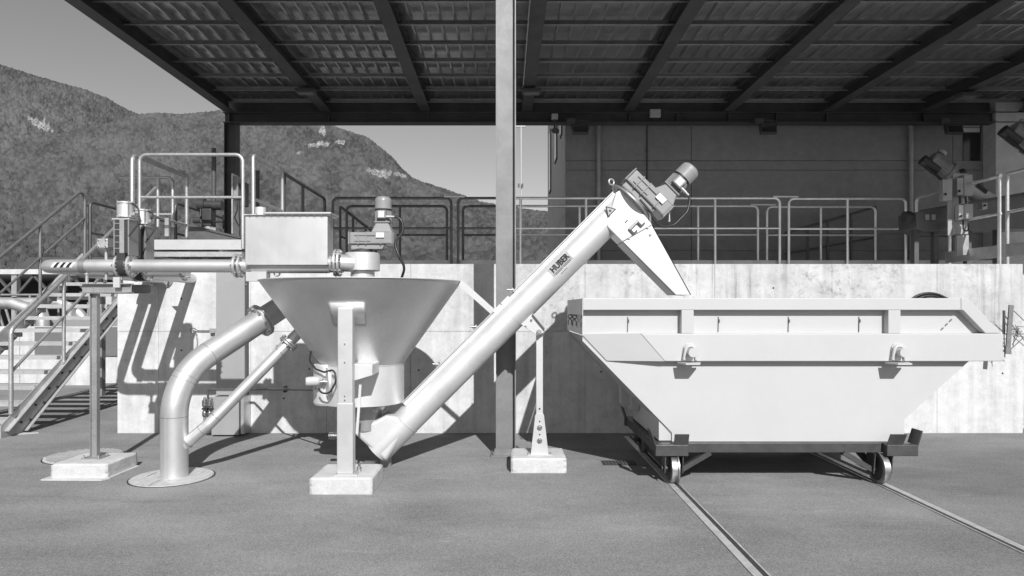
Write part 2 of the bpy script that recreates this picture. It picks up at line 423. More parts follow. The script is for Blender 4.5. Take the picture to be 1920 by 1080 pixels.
# ------------------------------------------------------------------ concrete retaining wall of formwork panels
WD = 8.75                                            # distance of its face
def WX(x): return (x - CX) * WD / F
wall = thing('retaining_wall', 'long pale concrete retaining wall with formwork joints behind the machines', 'wall', (0, WD, 0))
mb = MB(); mb.box(WX(220) + .004, WX(1918) - .004, WD + .02, WD + .32, -.05, 2.14); mb.build('wall_core', M['concrete'], wall)
vx = [220, 297, 470, 612, 770, 940, 1097, 1340, 1560, 1757, 1918]
for i, (a, b) in enumerate(zip(vx, vx[1:])):
    for (z0, z1) in ((-.05, 1.3015), (1.3045, 2.167)):
        pm = M['concrete_stained'] if (a >= 940 and z0 > 1) else M['concrete']
        mb = MB(); mb.box(WX(a) + .0012, WX(b) - .0012, WD, WD + .019 if z1 < 2 else WD + .335, z0, z1)
        mb.build('panel', pm, wall, bevel=.002, seg=1)
for (x, y) in ((340, 657), (580, 692), (785, 694), (1127, 697), (340, 560), (1450, 540), (1880, 700), (532, 747)):
    p = P(x, y, WD - .002); mb = MB(); mb.cyl(p, p + V((0, .003, 0)), .012, seg=12); mb.build('tie_hole', M['ink'], wall)

# platform behind the wall
mb = MB(); mb.box(-3.1, 8.6, 11.80, 12.75, 2.14, 2.20); mb.box(-3.1, 8.6, 11.80, 11.95, 2.20, 2.43)
tag(mb.build('walkway', M['galv_dull']), kind='structure')
mb = MB(); mb.box(WX(220), 8.6, 9.09, 11.79, -.02, 2.05); tag(mb.build('basin_terrace', M['concrete']), kind='structure')

# ------------------------------------------------------------------ building behind, with facade panels
BD = 13.05
bld = thing('building', 'tall precast concrete building in the shade behind the canopy', 'building', (1.14, BD, 0))
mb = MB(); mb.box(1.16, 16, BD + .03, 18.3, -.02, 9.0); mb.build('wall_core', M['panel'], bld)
bx = [1.14, 3.55, 8.55, 16.0]; bz = [-.02, 2.70, 3.02, 4.24, 4.42, 6.6, 9.0]
for a, b in zip(bx, bx[1:]):
    for c, d in zip(bz, bz[1:]):
        mb = MB()
        if a == 8.55 and d == 6.6:      # round the window opening
            mb.box(a + .006, 8.73, BD, BD + .03, c, d); mb.box(9.10, b, BD, BD + .03, c, d); mb.box(8.73, 9.10, BD, BD + .03, 5.16, d)
        else: mb.box(a + .006, b - .006, BD, BD + .029, c + .005, d - .005)
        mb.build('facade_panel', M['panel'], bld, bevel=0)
for c, d in zip((-.02, 3.4, 6.2), (3.39, 6.19, 9.0)):
    for a, b in ((BD + .03, 15.6), (15.61, 18.3)):
        mb = MB(); mb.box(1.13, 1.159, a, b, c, d); mb.build('side_panel', M['panel_pale_skylit'], bld)
for (ya, yb, za, zb) in ((16.9, 17.4, 4.55, 6.0), (14.9, 15.4, 4.9, 6.2), (13.6, 13.9, 5.1, 5.6)):
    fr = MB().box(1.105, 1.14, ya - .04, yb + .04, za - .04, zb + .04).build('window_frame', M['shed'], bld)
    MB().box(1.10, 1.106, ya, yb, za, zb).build('pane', M['glass'], fr)
fr = MB().box(8.73, 9.10, BD + .015, BD + .03, 4.245, 5.16).build('window_frame', M['shed'], bld)
MB().box(8.76, 9.07, BD + .010, BD + .016, 4.30, 4.95).build('pane', M['glass'], fr)
MB().box(8.75, 9.06, BD - .005, BD + .012, 4.97, 5.05).box(8.75, 9.06, BD - .005, BD + .012, 5.065, 5.11).build('sky_reflection', M['reflection_white'], fr)  # white bars paint the sky's reflection at the top of the window
MB().box(9.12, 9.80, BD - .35, BD - .001, -.02, 6.4).build('pilaster', M['panel_pale_skylit'], bld, bevel=.01)

def downpipe(x, label):
    t = thing('downpipe', label, 'downpipe', (x, BD - .08, 0), 'downpipes on the building')
    MB().cyl((x, BD - .08, 2.2), (x, BD - .08, 6.3), .045, seg=12).build('pipe', M['galv_dull'], t)
    for z in (2.9, 4.9):
        MB().cyl((x, BD - .08, z), (x, BD - .08, z + .06), .055, seg=12).box(x - .02, x + .02, BD - .07, BD - .005, z, z + .05).build('bracket', M['galv_dull'], t)
downpipe(1.77, 'thin downpipe on the dark building above the auger head')
downpipe(7.70, 'thin downpipe on the dark building beside the right gate of the railing')
t = thing('cable_conduit', 'thin dark conduit running up the dark building facade', 'conduit', (2.70, BD - .02, 2.2))
MB().cyl((2.70, BD - .02, 2.2), (2.70, BD - .02, 6.2), .014, seg=8).build('tube', M['shed'], t)
for z in (2.6, 3.6, 4.6, 5.3): MB().box(2.675, 2.725, BD - .035, BD - .003, z, z + .02).build('clip', M['shed'], t)
def floodlight(px, label):
    p = P(px, 243, 12.55)
    t = thing('floodlight', label, 'floodlight', p, 'floodlights under the canopy')
    MB().obox(p, (1, 0, 0), (0, 1, -.35), (0, .35, 1), .30, .09, .17).build('housing', M['shed'], t, bevel=.01)
    MB().obox(p + V((0, -.052, -.0)), (1, 0, 0), (0, 1, -.35), (0, .35, 1), .25, .004, .13).build('pane', M['glass'], t)
    MB().tube(fillet([p + V((-.16, 0, 0)), p + V((-.16, .02, .17)), p + V((.16, .02, .17)), p + V((.16, 0, 0))], .02), .009, 6).build('bracket', M['shed'], t)
    MB().box(p.x - .25, p.x - .1, p.y - .05, p.y + .06, p.z + .10, p.z + .2).build('driver_box', M['shed'], t)
for px, lb in ((1088, 'dark floodlight under the beam near the left corner of the building'), (1440, 'dark floodlight hanging below the middle of the canopy back beam'), (1788, 'dark floodlight under the beam beside the facade window')): floodlight(px, lb)

# ------------------------------------------------------------------ canopy
canopy = thing('canopy', 'large steel canopy with corrugated roof, dark beams and columns over the machines', 'canopy', (0, 7.47, 0))
BX = [-5.15, -3.34, -1.49, .40, 2.29, 4.14, 5.99, 7.80, 9.64]
YF, YB = 6.95, 12.70
for x in BX:
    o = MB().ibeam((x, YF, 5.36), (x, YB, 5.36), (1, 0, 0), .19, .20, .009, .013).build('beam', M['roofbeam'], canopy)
y = 12.65; pz = 5.425
while y > YF:
    mb = MB(); mb.box(-5.2, 9.9, y - .003, y + .003, pz - .012, pz + .046); mb.box(-5.2, 9.9, y - .034, y - .003, pz - .014, pz - .009); mb.box(-5.2, 9.9, y - .034, y - .003, pz + .041, pz + .047)
    mb.build('purlin', M['purlin'], canopy); y -= .69
# corrugated sheets, one metre wide, ribs running with the beams
x = -5.25; n = 0
while x < 9.9:
    prof = []
    for kx in range(5):
        q = x + kx * .2
        prof += [(q, 0), (q + .05, 0), (q + .05, .004), (q + .056, .004), (q + .056, 0), (q + .10, 0), (q + .10, .004), (q + .106, .004), (q + .106, 0), (q + .154, 0), (q + .158, -.052), (q + .180, -.052), (q + .184, 0)]
    prof.append((x + 1.04, 0))
    zz = pz + .104 + (.003 if n % 2 else 0)
    a = [(px, YF - .1, zz + h) for px, h in prof]; b = [(px, YB + .16, zz + h) for px, h in prof]; m_ = len(prof)
    mb = MB(); mb.add(a + b, [(i, i + 1, m_ + i + 1, m_ + i) for i in range(m_ - 1)]); mb.build('roof_sheet', M['sheet'], canopy); x += 1.0; n += 1
# beams across: on the column heads at the back and at the front
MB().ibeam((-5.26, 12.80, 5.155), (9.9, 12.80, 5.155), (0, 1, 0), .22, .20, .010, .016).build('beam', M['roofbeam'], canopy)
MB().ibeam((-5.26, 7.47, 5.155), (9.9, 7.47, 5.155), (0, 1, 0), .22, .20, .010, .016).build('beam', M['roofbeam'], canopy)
MB().box(-5.26, 9.9, 12.862, 12.87, 5.257, 5.60).build('fascia', M['galv_dark_and_shaded'], canopy)
for x in [-5.15, -3.3, -1.45, .02, .95, 2.31, 3.20, 4.16, 5.05, 5.99, 7.80]:
    MB().box(x - .006, x + .006, 12.70, 12.79, 5.072, 5.238).build('stiffener', M['galv_dark_and_shaded'], canopy)
for x in BX[1:]:
    MB().box(x - .10, x + .10, 12.69, 12.90, 5.247, 5.259).build('bearing_plate', M['roofbeam'], canopy)
def hcol(x, y, z0, z1, m, name='column'):
    mb = MB(); mb.box(x - .108, x - .096, y - .105, y + .105, z0, z1); mb.box(x + .096, x + .108, y - .105, y + .105, z0, z1); mb.box(x - .096, x + .096, y - .006, y + .006, z0, z1)
    c = mb.build(name, m, canopy)
    MB().box(x - .16, x + .16, y - .16, y + .16, z0 - .0, z0 + .02).bolts((x, y, z0 + .03), (0, 0, 1), .18, 4, .014, .05, R(45)).build('base_plate', m, c); return c
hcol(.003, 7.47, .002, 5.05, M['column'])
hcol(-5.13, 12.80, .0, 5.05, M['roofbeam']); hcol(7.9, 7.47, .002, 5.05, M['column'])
MB().box(-.12, .11, 7.34, 7.355, .0, .09).build('kick_plate', M['column'], canopy)
# boxes hung from the beams, cable
def hang_box(x, y, label):
    z = 5.26; t = thing('beam_lamp', label, 'lamp', (x, y, z), 'lamps hung from the roof beams')
    MB().box(x - .16, x + .16, y - .10, y + .10, z - .10, z - .04).build('housing', M['shed'], t, bevel=.01)
    MB().box(x - .12, x + .12, y - .07, y + .07, z - .112, z - .101).build('diffuser', M['shade_and_diffuser'], t)
    MB().box(x - .03, x + .03, y - .03, y + .03, z - .04, z - .001).build('stem', M['shed'], t)
hang_box(-3.30, 11.3, 'flat lamp under the second roof beam from the left edge'); hang_box(.43, 11.3, 'flat lamp under the roof beam just right of the tall column'); hang_box(7.80, 11.5, 'flat lamp under a roof beam at the right side')
single(MB().cyl((.29, YF, 5.255), (.29, 11.2, 5.255), .008, seg=6), 'lamp_cable', M['whitegrey'], 'thin pale cable run along the beam right of the column', 'cable', (.29, 9, 5.255))
p = P(1228, 213, 12.66)
t = thing('junction_box', 'small pale junction box fixed on the canopy back beam', 'junction box', p)
MB().box(p.x - .10, p.x + .10, p.y - .05, p.y + .02, p.z - .075, p.z + .075).build('case', M['whitegrey'], t, bevel=.012)
MB().box(p.x - .085, p.x + .085, p.y - .058, p.y - .051, p.z - .06, p.z + .06).build('lid', M['whitegrey'], t)
MB().cyl(p + V((0, 0, -.12)), p + V((0, 0, -.076)), .015, seg=8).build('gland', M['shed'], t)
p = P(1040, 219, 12.62)
t = thing('camera_box', 'small grey box with a bracket at the corner of the building', 'camera', p)
MB().box(p.x - .06, p.x + .06, p.y - .05, p.y + .05, p.z - .05, p.z + .05).build('case', M['whitegrey'], t, bevel=.01)
MB().cyl(p + V((.0, 0, -.28)), p + V((.0, 0, -.051)), .02, seg=8).build('arm', M['shed'], t)
MB().cyl(p + V((-.02, -.14, -.29)), p + V((.04, .06, -.25)), .05, seg=12).build('lens_tube', M['shed'], t)

# ------------------------------------------------------------------ railings
def railing(label, p0, p1, zt, zm, zb, posts=(), r=.023, rc=.09, ends=(1, 1), m='galv', group=None, sleeve=None, zt1=None, zm1=None, zb1=None, name='railing', mm=None, rk=.8):
    """rail between plan points p0 and p1; z heights at p0 (and at p1 if it slopes)"""
    p0, p1 = V((p0[0], p0[1], 0)), V((p1[0], p1[1], 0)); zt1 = zt if zt1 is None else zt1; zm1 = zm if zm1 is None else zm1; zb1 = zb if zb1 is None else zb1
    up = V((0, 0, 1)); t = thing(name, label, 'railing', p0 + up * zb, group)
    pts = ([p0 + up * zb] if ends[0] else []) + [p0 + up * zt, p1 + up * zt1] + ([p1 + up * zb1] if ends[1] else [])
    MB().tube(fillet(pts, rc), r, 10).build('handrail', M[m], t)
    if zm is not None: MB().tube([p0 + up * zm, p1 + up * zm1], r * rk, 8).build('knee_rail', M[mm or m], t)
    for f in posts:
        q = p0.lerp(p1, f); MB().cyl(q + up * (zb + (zb1 - zb) * f), q + up * (zt + (zt1 - zt) * f), r * .95, seg=10).build('post', M[m], t)
    if sleeve:
        for (a, b) in sleeve:
            q0, q1 = p0.lerp(p1, a), p0.lerp(p1, b); MB().bar(q0 + up * (zt + r * .9), q1 + up * (zt + r * .9), (0, 1, 0), r * 2.6, r * 1.1).build('sleeve', M['galv'], t)
    return t
def RX(x, d): return (x - CX) * d / F
def flat_rail(x0, x1, d, ytop, ymid, zb, postpx, label, group, m='galv_dull', sl=None, ends=(1, 1), zt=None):
    zt = EYE - (ytop - CY) * d / F; zm = EYE - (ymid - CY) * d / F
    return railing(label, (RX(x0, d), d), (RX(x1, d), d), zt, zm, zb, [(q - x0) / (x1 - x0) for q in postpx], group=group, m=m, sleeve=sl, ends=ends)
G1, G2 = 'railing panels along the front of the walkway', 'railing panels along the back of the walkway'  # left panels darkened, right ones paled: shade and reflected light put into colour
dA, dB = 11.75, 12.45
flat_rail(624, 846, dA, 371.5, 428, 2.2, [], 'front railing panel behind the hopper motor, left end', G1, 'galv_dark_and_shaded')
flat_rail(859, 946, dA, 371.5, 428, 2.2, [], 'front railing panel just left of the tall column', G1, 'galv_dark_and_shaded', [(-.30, .14)], ends=(1, 0))  # same rail as the next panel, split behind the column to change tone
flat_rail(947, 1462, dA, 371.5, 428, 2.2, [976, 1099, 1219, 1341], 'long front railing panel passing behind the auger head', G1, 'galv_lit', [(.974, 1.065)], ends=(0, 1))
flat_rail(1479, 1698, dA, 372.5, 429, 2.2, [1589], 'front railing panel above the right half of the skip', G1, 'galv_lit')
flat_rail(650, 838, dB, 386.5, 440.5, 2.2, [750], 'back railing panel behind the hopper gear motor', G2, 'galv_dark_and_shaded')
flat_rail(868, 946, dB, 386.5, 440.5, 2.2, [], 'back railing panel just left of the tall column', G2, 'galv_dark_and_shaded', [(-.36, .14)], ends=(1, 0))
flat_rail(947, 1421, dB, 386.5, 440.5, 2.2, [1087, 1200, 1309], 'long back railing panel seen behind the auger head', G2, 'galv_lit', [(.97, 1.07)], ends=(0, 1))
flat_rail(1438, 1641, dB, 388, 441, 2.2, [1539], 'back railing panel in front of the descending stair rail', G2, 'galv_lit')
d = 12.72
railing('dark sloping stair rail descending behind the right railing panels', (RX(1472, d), d), (RX(1642, d), d), EYE + (578 - 437) * d / F, EYE + (578 - 476) * d / F, 2.2, [.02, .25, .47, .73, .99], r=.024, ends=(0, 0), m='galv_dark_and_shaded', zt1=EYE + (578 - 388) * d / F, zm1=EYE + (578 - 445) * d / F, zb1=2.2)
railing('dark sloping stair rail descending behind the hopper motor', (RX(638, d), d), (RX(706, d), d), EYE + (578 - 387) * d / F, EYE + (578 - 443) * d / F, 2.2, [0, .35, .7, .98], r=.024, ends=(0, 0), m='galv_dark_and_shaded', zt1=EYE + (578 - 440) * d / F, zm1=EYE + (578 - 470) * d / F, zb1=2.0)
# right side rail coming towards the camera
xr = 7.05
railing('side railing running towards the viewer beside the screw presses, sunlight put into its colour', (xr, 11.72), (xr, 9.72), 3.49, 2.95, 2.1, [.44, .985], r=.026, ends=(1, 0), m='galv_lit', group='side railing at the right')  # paler steel paints in the sunlight on this length
railing('near length of the side railing at the right frame edge', (xr, 9.60), (xr, 8.95), 3.49, 2.95, 2.1, [.01, .98], r=.026, ends=(0, 0), m='galv', group='side railing at the right')
t = thing('toe_board', 'grey toe board along the foot of the right side railing', 'toe board', (xr, 9.66, 2.17))
MB().box(xr - .03, xr - .02, 9.75, 10.9, 2.32, 2.50).build('board', M['galv'], t); MB().box(xr - .03, xr - .02, 8.9, 9.58, 2.32, 2.50).build('board', M['galv'], t)

# ------------------------------------------------------------------ platform at the top left
ZP = 2.40
pf = thing('platform', 'steel platform with pale kick plate beside the inlet box', 'platform', (-3.95, 8.6, ZP))
xl, xrr = (278 - CX) * 8.55 / F, (456 - CX) * 8.55 / F
MB().box(xl, xrr, 8.55, 8.558, ZP - .065, ZP + .06).build('kick_plate', M['inox_plate'], pf)
MB().box(xl, xrr, 8.60, 12.0, ZP - .04, ZP).build('grating', M['galv_dull'], pf)
MB().box(xl, xrr, 8.575, 8.63, ZP - .15, ZP - .09).build('edge_channel', M['galv'], pf)
MB().bar((xl + .02, 8.6, ZP - .08), (xl + .02, 11.9, ZP - .08), (0, 0, 1), .12, .05).build('side_channel', M['galv'], pf)
MB().bar((xrr - .3, 8.6, ZP - .08), (xrr - .3, 11.9, ZP - .08), (0, 0, 1), .12, .05).build('side_channel', M['galv'], pf)
for x in (xl + .2, xrr - .2, -3.95): MB().box(x - .05, x + .05, 9.0, 9.1, 2.05, ZP - .05).build('leg', M['galv_dull'], pf)
d = 8.5
GP = 'railings round the top left platform'
flat_rail(262, 455.5, d, 290, 370, 2.34, [], 'bright galvanised front railing of the top left platform', GP, 'galv')
xs, xe = RX(475, 8.6), RX(262, 8.62)
railing('short bright side railing of the platform right of the big front hoop', (xs, 8.6), (xs, 9.72), 3.53, 2.98, 2.35, [], r=.026, group=GP, ends=(1, 1), rc=.05)
railing('side railing with painted-in shade running back from the platform towards the walkway', (xs, 9.76), (xs, 12.0), 3.53, None, 2.35, [.02, .42], r=.026, group=GP, ends=(0, 1), m='galv_dark_and_shaded')  # rest of the same railing, roof shade put into its steel colour
railing('left return railing of the platform sloping away behind the front railing', (xe + .02, 8.66), (xe + .02, 9.85), 3.53, 2.80, 2.35, [], r=.026, group=GP, ends=(0, 1))
d = 9.9
railing('short inner railing hoop behind the platform front railing', (RX(225, d), d), (RX(324, d), d), EYE + (578 - 333) * d / F, EYE + (578 - 402) * d / F, 2.78, [.72], r=.024, group=GP, ends=(0, 1))
t = railing('single bright post left of the platform front railing', (RX(248, 8.45), 8.45), (RX(248, 8.45), 9.9), 3.50, None, 2.2, [], r=.026, ends=(1, 1), group=GP)

# sluice gate actuator and control box on the platform
p = P(392, 420, 9.6)
t = thing('gate_actuator', 'dark electric valve actuator with handwheel and tall spindle tube', 'actuator', p)
u = 9.6 / F
def Q(x, y, dd=0): return P(x, y, 9.6 + dd)
MB().cyl(Q(371, 383), Q(385, 383), 11 * u, seg=16).build('motor_end', M['motor_dark'], t)
MB().cyl(Q(385, 384), Q(404, 384), 8 * u, seg=14).cyl(Q(400, 385), Q(417, 385), 9 * u, seg=14).build('gear_case', M['motor_dark'], t)
MB().box(Q(382, 0).x, Q(400, 0).x, 9.52, 9.7, Q(0, 425).z, Q(0, 392).z).build('body', M['motor_dark'], t, bevel=.015)
MB().cyl(Q(363, 413), Q(384, 413), 6 * u, seg=12).build('hand_gear', M['motor_dark'], t)
MB().torus(Q(419, 416), (1, .5, 0), 12 * u, .010, 20, 6).cyl(Q(402, 416), Q(420, 416), .012, seg=8).bar(Q(419, 405), Q(419, 428), (1, 0, 0), .012, .012).build('handwheel', M['black'], t)
MB().cyl(Q(401, 378), Q(401, 278), 4 * u, seg=12).build('spindle_tube', M['shed'], t)
MB().cyl(Q(392, 425), Q(392, 447), 9 * u, seg=12).box(Q(372, 0).x, Q(410, 0).x, 9.5, 9.72, Q(0, 452).z, Q(0, 428).z).build('stand', M['galv_dull'], t)
MB().tube(fillet([Q(376, 392, -.1), Q(377, 420, -.16), Q(384, 424, -.12)], .05), .012, 6).build('cable', M['cable'], t)
t = thing('sluice_channel', 'dark sloping sheet metal channel under the actuator', 'channel', Q(400, 440))
MB().prism([Q(353, 422, -.6), Q(450, 446, -.6), Q(450, 462, -.6), Q(353, 462, -.6)], (0, .5, 0)).build('side', M['galv_dark_and_shaded'], t)
MB().prism([Q(353, 420, -.62), Q(450, 443.5, -.62), Q(450, 447, -.62), Q(353, 424, -.62)], (0, .55, 0)).build('rim', M['shed'], t)
MB().box(Q(352, 0).x - .0, Q(359, 0).x, 8.95, 8.98, Q(0, 452).z, Q(0, 420).z).build('end_plate', M['galv'], t)
p = P(440, 375, 9.8); u2 = 9.8 / F
t = thing('control_cabinet', 'narrow grey control cabinet on a post behind the platform railing', 'cabinet', p)
MB().box(P(437, 0, 9.8).x, P(446, 0, 9.8).x, 9.8, 9.98, P(0, 372, 9.8).z, P(0, 330, 9.8).z).build('case', M['motor'], t, bevel=.008)
MB().box(P(436, 0, 9.8).x, P(438.4, 0, 9.8).x, 9.76, 10.0, P(0, 450, 9.8).z, P(0, 326, 9.8).z).build('post', M['galv'], t)
MB().box(P(448, 0, 9.8).x, P(457, 0, 9.8).x, 9.86, 10.0, P(0, 385, 9.8).z, P(0, 340, 9.8).z).build('switch_box', M['motor_dark'], t, bevel=.008)
MB().tube([P(442, 372, 9.8), P(445, 392, 9.75), P(440, 408, 9.8), P(450, 428, 9.8)], .01, 6).build('cable', M['cable'], t)
single(MB().cyl(P(483, 322, 11.2), P(483, 400, 11.2), .03, seg=10).cyl(P(483, 320, 11.2), P(483, 326, 11.2), .036, seg=10), 'vent_pipe', M['shed'], 'thin dark vertical pipe stub behind the platform side railing', 'pipe', P(483, 400, 11.2))

# ------------------------------------------------------------------ staircase at the left
SL, S0 = .69, 8.43                                   # slope, distance of the foot
XR_, XL_ = -6.20, -7.45
st = thing('staircase', 'galvanised steel staircase climbing away at the left edge', 'staircase', (-6.8, S0, 0))
top = S0 + ZP / SL
for x, s in ((XR_, 1), (XL_, -1)):
    mb = MB()
    poly = [(x, S0 - .06, 0.0), (x, S0 + .20, 0.0), (x, S0 + .34, .02), (x, top + .2, (top + .2 - S0 - .32) * SL), (x, top + .2, (top + .2 - S0 + .03) * SL), (x, S0 - .06, .16)]
    mb.prism(poly, (.012 * s, 0, 0))
    for (z0, z1) in ((.0, 0), ):
        mb.bar((x + .035 * s, S0 - .0, .05 + .03), (x + .035 * s, top + .2, .05 + .03 + (top + .2 - S0) * SL - .05), (1, 0, 0), .07, .012)
        mb.bar((x + .035 * s, S0 + .33, .03), (x + .035 * s, top + .2, .03 + (top + .2 - S0 - .33) * SL), (1, 0, 0), .07, .012)
    o = mb.build('stringer', M['stair'], st)
    nb = MB()
    for k in range(1, 14):
        z = k * ZP / 13; yy = S0 + z / SL
        for dy in (.0, .17): nb.cyl((x + .010 * s, yy + .02 + dy, z - .04 + dy * .02), (x + .026 * s, yy + .02 + dy, z - .04 + dy * .02), .016, seg=6)
    tag(nb.build('bolts', M['shed'], o), kind='stuff')
treads = []
for k in range(1, 14):
    z = k * ZP / 13; yy = S0 + z / SL
    mb = MB(); mb.box(XL_ + .015, XR_ - .015, yy - .02, yy + .0, z - .055, z); mb.box(XL_ + .015, XR_ - .015, yy + .20, yy + .205, z - .045, z - .002)
    for q in range(7): mb.box(XL_ + .015, XR_ - .015, yy + .012 + q * .026, yy + .022 + q * .026, z - .035, z - .003)
    for xx in (XL_ + .014, XR_ - .019): mb.box(xx, xx + .005, yy - .02, yy + .20, z - .13, z - .004)
    mb.build('tread', M['stair'], st)
def HZ(y): return (y - S0) * SL
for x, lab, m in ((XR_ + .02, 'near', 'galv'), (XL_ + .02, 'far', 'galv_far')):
    y0 = S0 + .10; y1 = top + .15
    hr = MB().tube(fillet([(x, y0, .28), (x, y0, 1.33), (x, y1, 1.33 + (y1 - y0) * SL * .985)] + ([(x, y1, 2.4)] if m == 'galv_far' else []), .12), .027, 12).build('handrail', M[m], st)
    MB().tube([(x, y0, .80), (x, y1, .80 + (y1 - y0) * SL * .985)], .019, 8).build('knee_rail', M[m], st)
    for yy in ([9.55, 11.0] if m == 'galv' else [9.6, 10.9]):
        mb = MB(); mb.cyl((x, yy, HZ(yy) + .06), (x, yy, 1.33 + (yy - y0) * SL * .985), .024, seg=10); mb.box(x - .03, x + .03, yy - .05, yy + .05, HZ(yy) + .05, HZ(yy) + .08)
        mb.build('post', M[m], st)
railing('landing railing at the head of the stairs, dark against the hill', (XL_ + .02, top + .30), (XL_ + .02, top + 3.2), 3.50, 2.95, 2.4, [.35, .7], r=.027, m='galv_dark_and_shaded', ends=(1, 1), group='landing railings')
railing('landing railing running behind the valve actuators', (XR_ + .25, top + .4), (XR_ + .25, top + 2.6), 3.50, 2.95, 2.4, [.5], r=.027, m='galv_dark_and_shaded', ends=(1, 1), group='landing railings')
tag(MB().box(-7.6, -4.7, top + .05, top + 3.4, ZP - .06, ZP).build('landing', M['galv_dull']), kind='structure')
mb = MB()
for x, lb in ((-7.4, 'left grey post carrying the stair landing'), (-5.2, 'right grey post carrying the stair landing')):
    single(MB().box(x - .06, x + .06, top + .5, top + .62, 0, ZP - .06), 'landing_support', M['galv_dull'], lb, 'support', (x, top + .5, 0), 'posts under the landing')

mb = MB(); mb.prism([(-6.95, 8.18, 0), (-5.98, 8.74, 0), (-7.7, 8.74, 0), (-7.7, 8.16, 0)], (0, 0, .012)); tag(mb.build('concrete_pad', M['pad']), kind='structure')

# low pale wall behind the stairs
mb = MB()
t = thing('basin_wall', 'low pale concrete wall standing behind the stairs', 'wall', (-9.5, 14.6, 0))
for a, b in ((-17, -13.2), (-13.19, -10.4), (-10.39, -7.9), (-7.89, -5.0)): MB().box(a, b, 14.6, 14.9, -.02, 1.21).build('panel', M['white_wall'], t, bevel=.01)
t = thing('buttress', 'pale concrete pier beside the stairs in front of the low wall', 'pier', (-7.6, 13.9, 0))
MB().box(-9.2, -8.6, 14.2, 14.595, -.02, 1.20).build('pier', M['white_wall'], t, bevel=.01)
t = thing('shade_panel', 'added grey panel painting shade onto the low pale wall behind the stairs', 'panel', (-8.9, 14.57, .6))
for a, b in ((-10.05, -8.85), (-8.84, -7.6)): MB().box(a, b, 14.56, 14.598, .58, 1.20).build('sheet', M['shade_and_diffuser'], t, bevel=.006)  # grey sheets put shade of unknown source onto the wall as colour
# far shed roof, pipes, tanks at the left
t = thing('far_shed', 'long low open shed with flat roof and dark truss in the distance', 'shed', (-26, 38, 0))
MB().box(-60, -12.5, 36, 46, 3.40, 3.66).build('roof', M['white_wall'], t)
mb = MB()
for i in range(24):
    x = -60 + i * 2; mb.bar((x, 36.2, 2.2), (x + 1, 36.2, 3.35), (0, 1, 0), .12, .12); mb.bar((x + 1, 36.2, 3.35), (x + 2, 36.2, 2.2), (0, 1, 0), .12, .12)
mb.box(-60, -12.5, 36.1, 36.25, 2.05, 2.2); mb.build('truss', M['shed'], t)
MB().box(-60, -12.5, 45.5, 46, 0, 3.4).build('back_wall', M['shed'], t)
for x in (-34, -26, -20.5, -13): MB().box(x - .14, x + .14, 36.1, 36.4, 0, 3.4).build('post', M['galv'], t)
t = thing('lattice_frame', 'pale leaning lattice of thin bars under the far shed', 'frame', (-18, 22, 0))
for i in range(10):
    x = -17.2 + i * .26; MB().bar((x, 22, 1.75), (x + .25, 22, .95), (0, 1, 0), .05, .05).build('bar', M['galv'], t)
MB().bar((-17.2, 22, 1.76), (-14.6, 22, 1.76), (0, 1, 0), .05, .05).build('rail', M['galv'], t)
p = P(22, 576, 16.5)
t = thing('process_pipe', 'large pale pipe with an elbow beyond the stairs', 'pipe', p)
MB().tube(fillet([(p.x - 4, 16.5, p.z + .1), (p.x - .0, 16.5, p.z + .1), (p.x + .75, 16.5, p.z - .15), (p.x + .75, 16.5, 0)], .3), .14, 14).build('run', M['inox_pipe'], t)
MB().tube(fillet([(p.x - 4, 17.2, p.z + .12), (p.x + .7, 17.2, p.z + .12), (p.x + 1.3, 17.2, p.z - .2), (p.x + 1.3, 17.2, 0)], .25), .12, 14).build('branch', M['inox_pipe'], t)
railing('low thin railing in front of the far shed', (-15.5, 17.8), (-9.3, 17.8), 1.95, 1.6, 1.0, [.12, .25, .37, .5, .62, .75, .87], r=.03, m='galv_dull')
t = thing('pump_skid', 'grey pump boxes on a low frame seen between the stair treads', 'pump', (-10, 17.0, 0))
MB().box(-11.3, -8.8, 16.9, 17.6, .0, 1.35).build('frame', M['motor'], t, bevel=.02)
for x in (-10.9, -10.3, -9.5): MB().cyl((x, 17.1, 1.35), (x, 17.1, 1.75), .16, seg=14).build('dome', M['galv'], t)
MB().box(-10.05, -9.7, 16.8, 17.0, 1.5, 1.9).build('control_box', M['white'], t, bevel=.01)
t = thing('site_house', 'small pale house with dark roof at the foot of the hill', 'house', (-38, 62, 0))
MB().box(-44, -34, 62, 68, 0, 5.0).build('wall', M['white_wall'], t)
MB().prism([(-44.5, 61.6, 5.0), (-33.5, 61.6, 5.0), (-35, 61.6, 6.2), (-43, 61.6, 6.2)], (0, 7, 0)).build('roof', M['shed'], t)
for x in (-42, -39.5, -36.5): MB().box(x, x + 1, 61.93, 61.99, 2.4, 3.8).build('window', M['glass'], t)

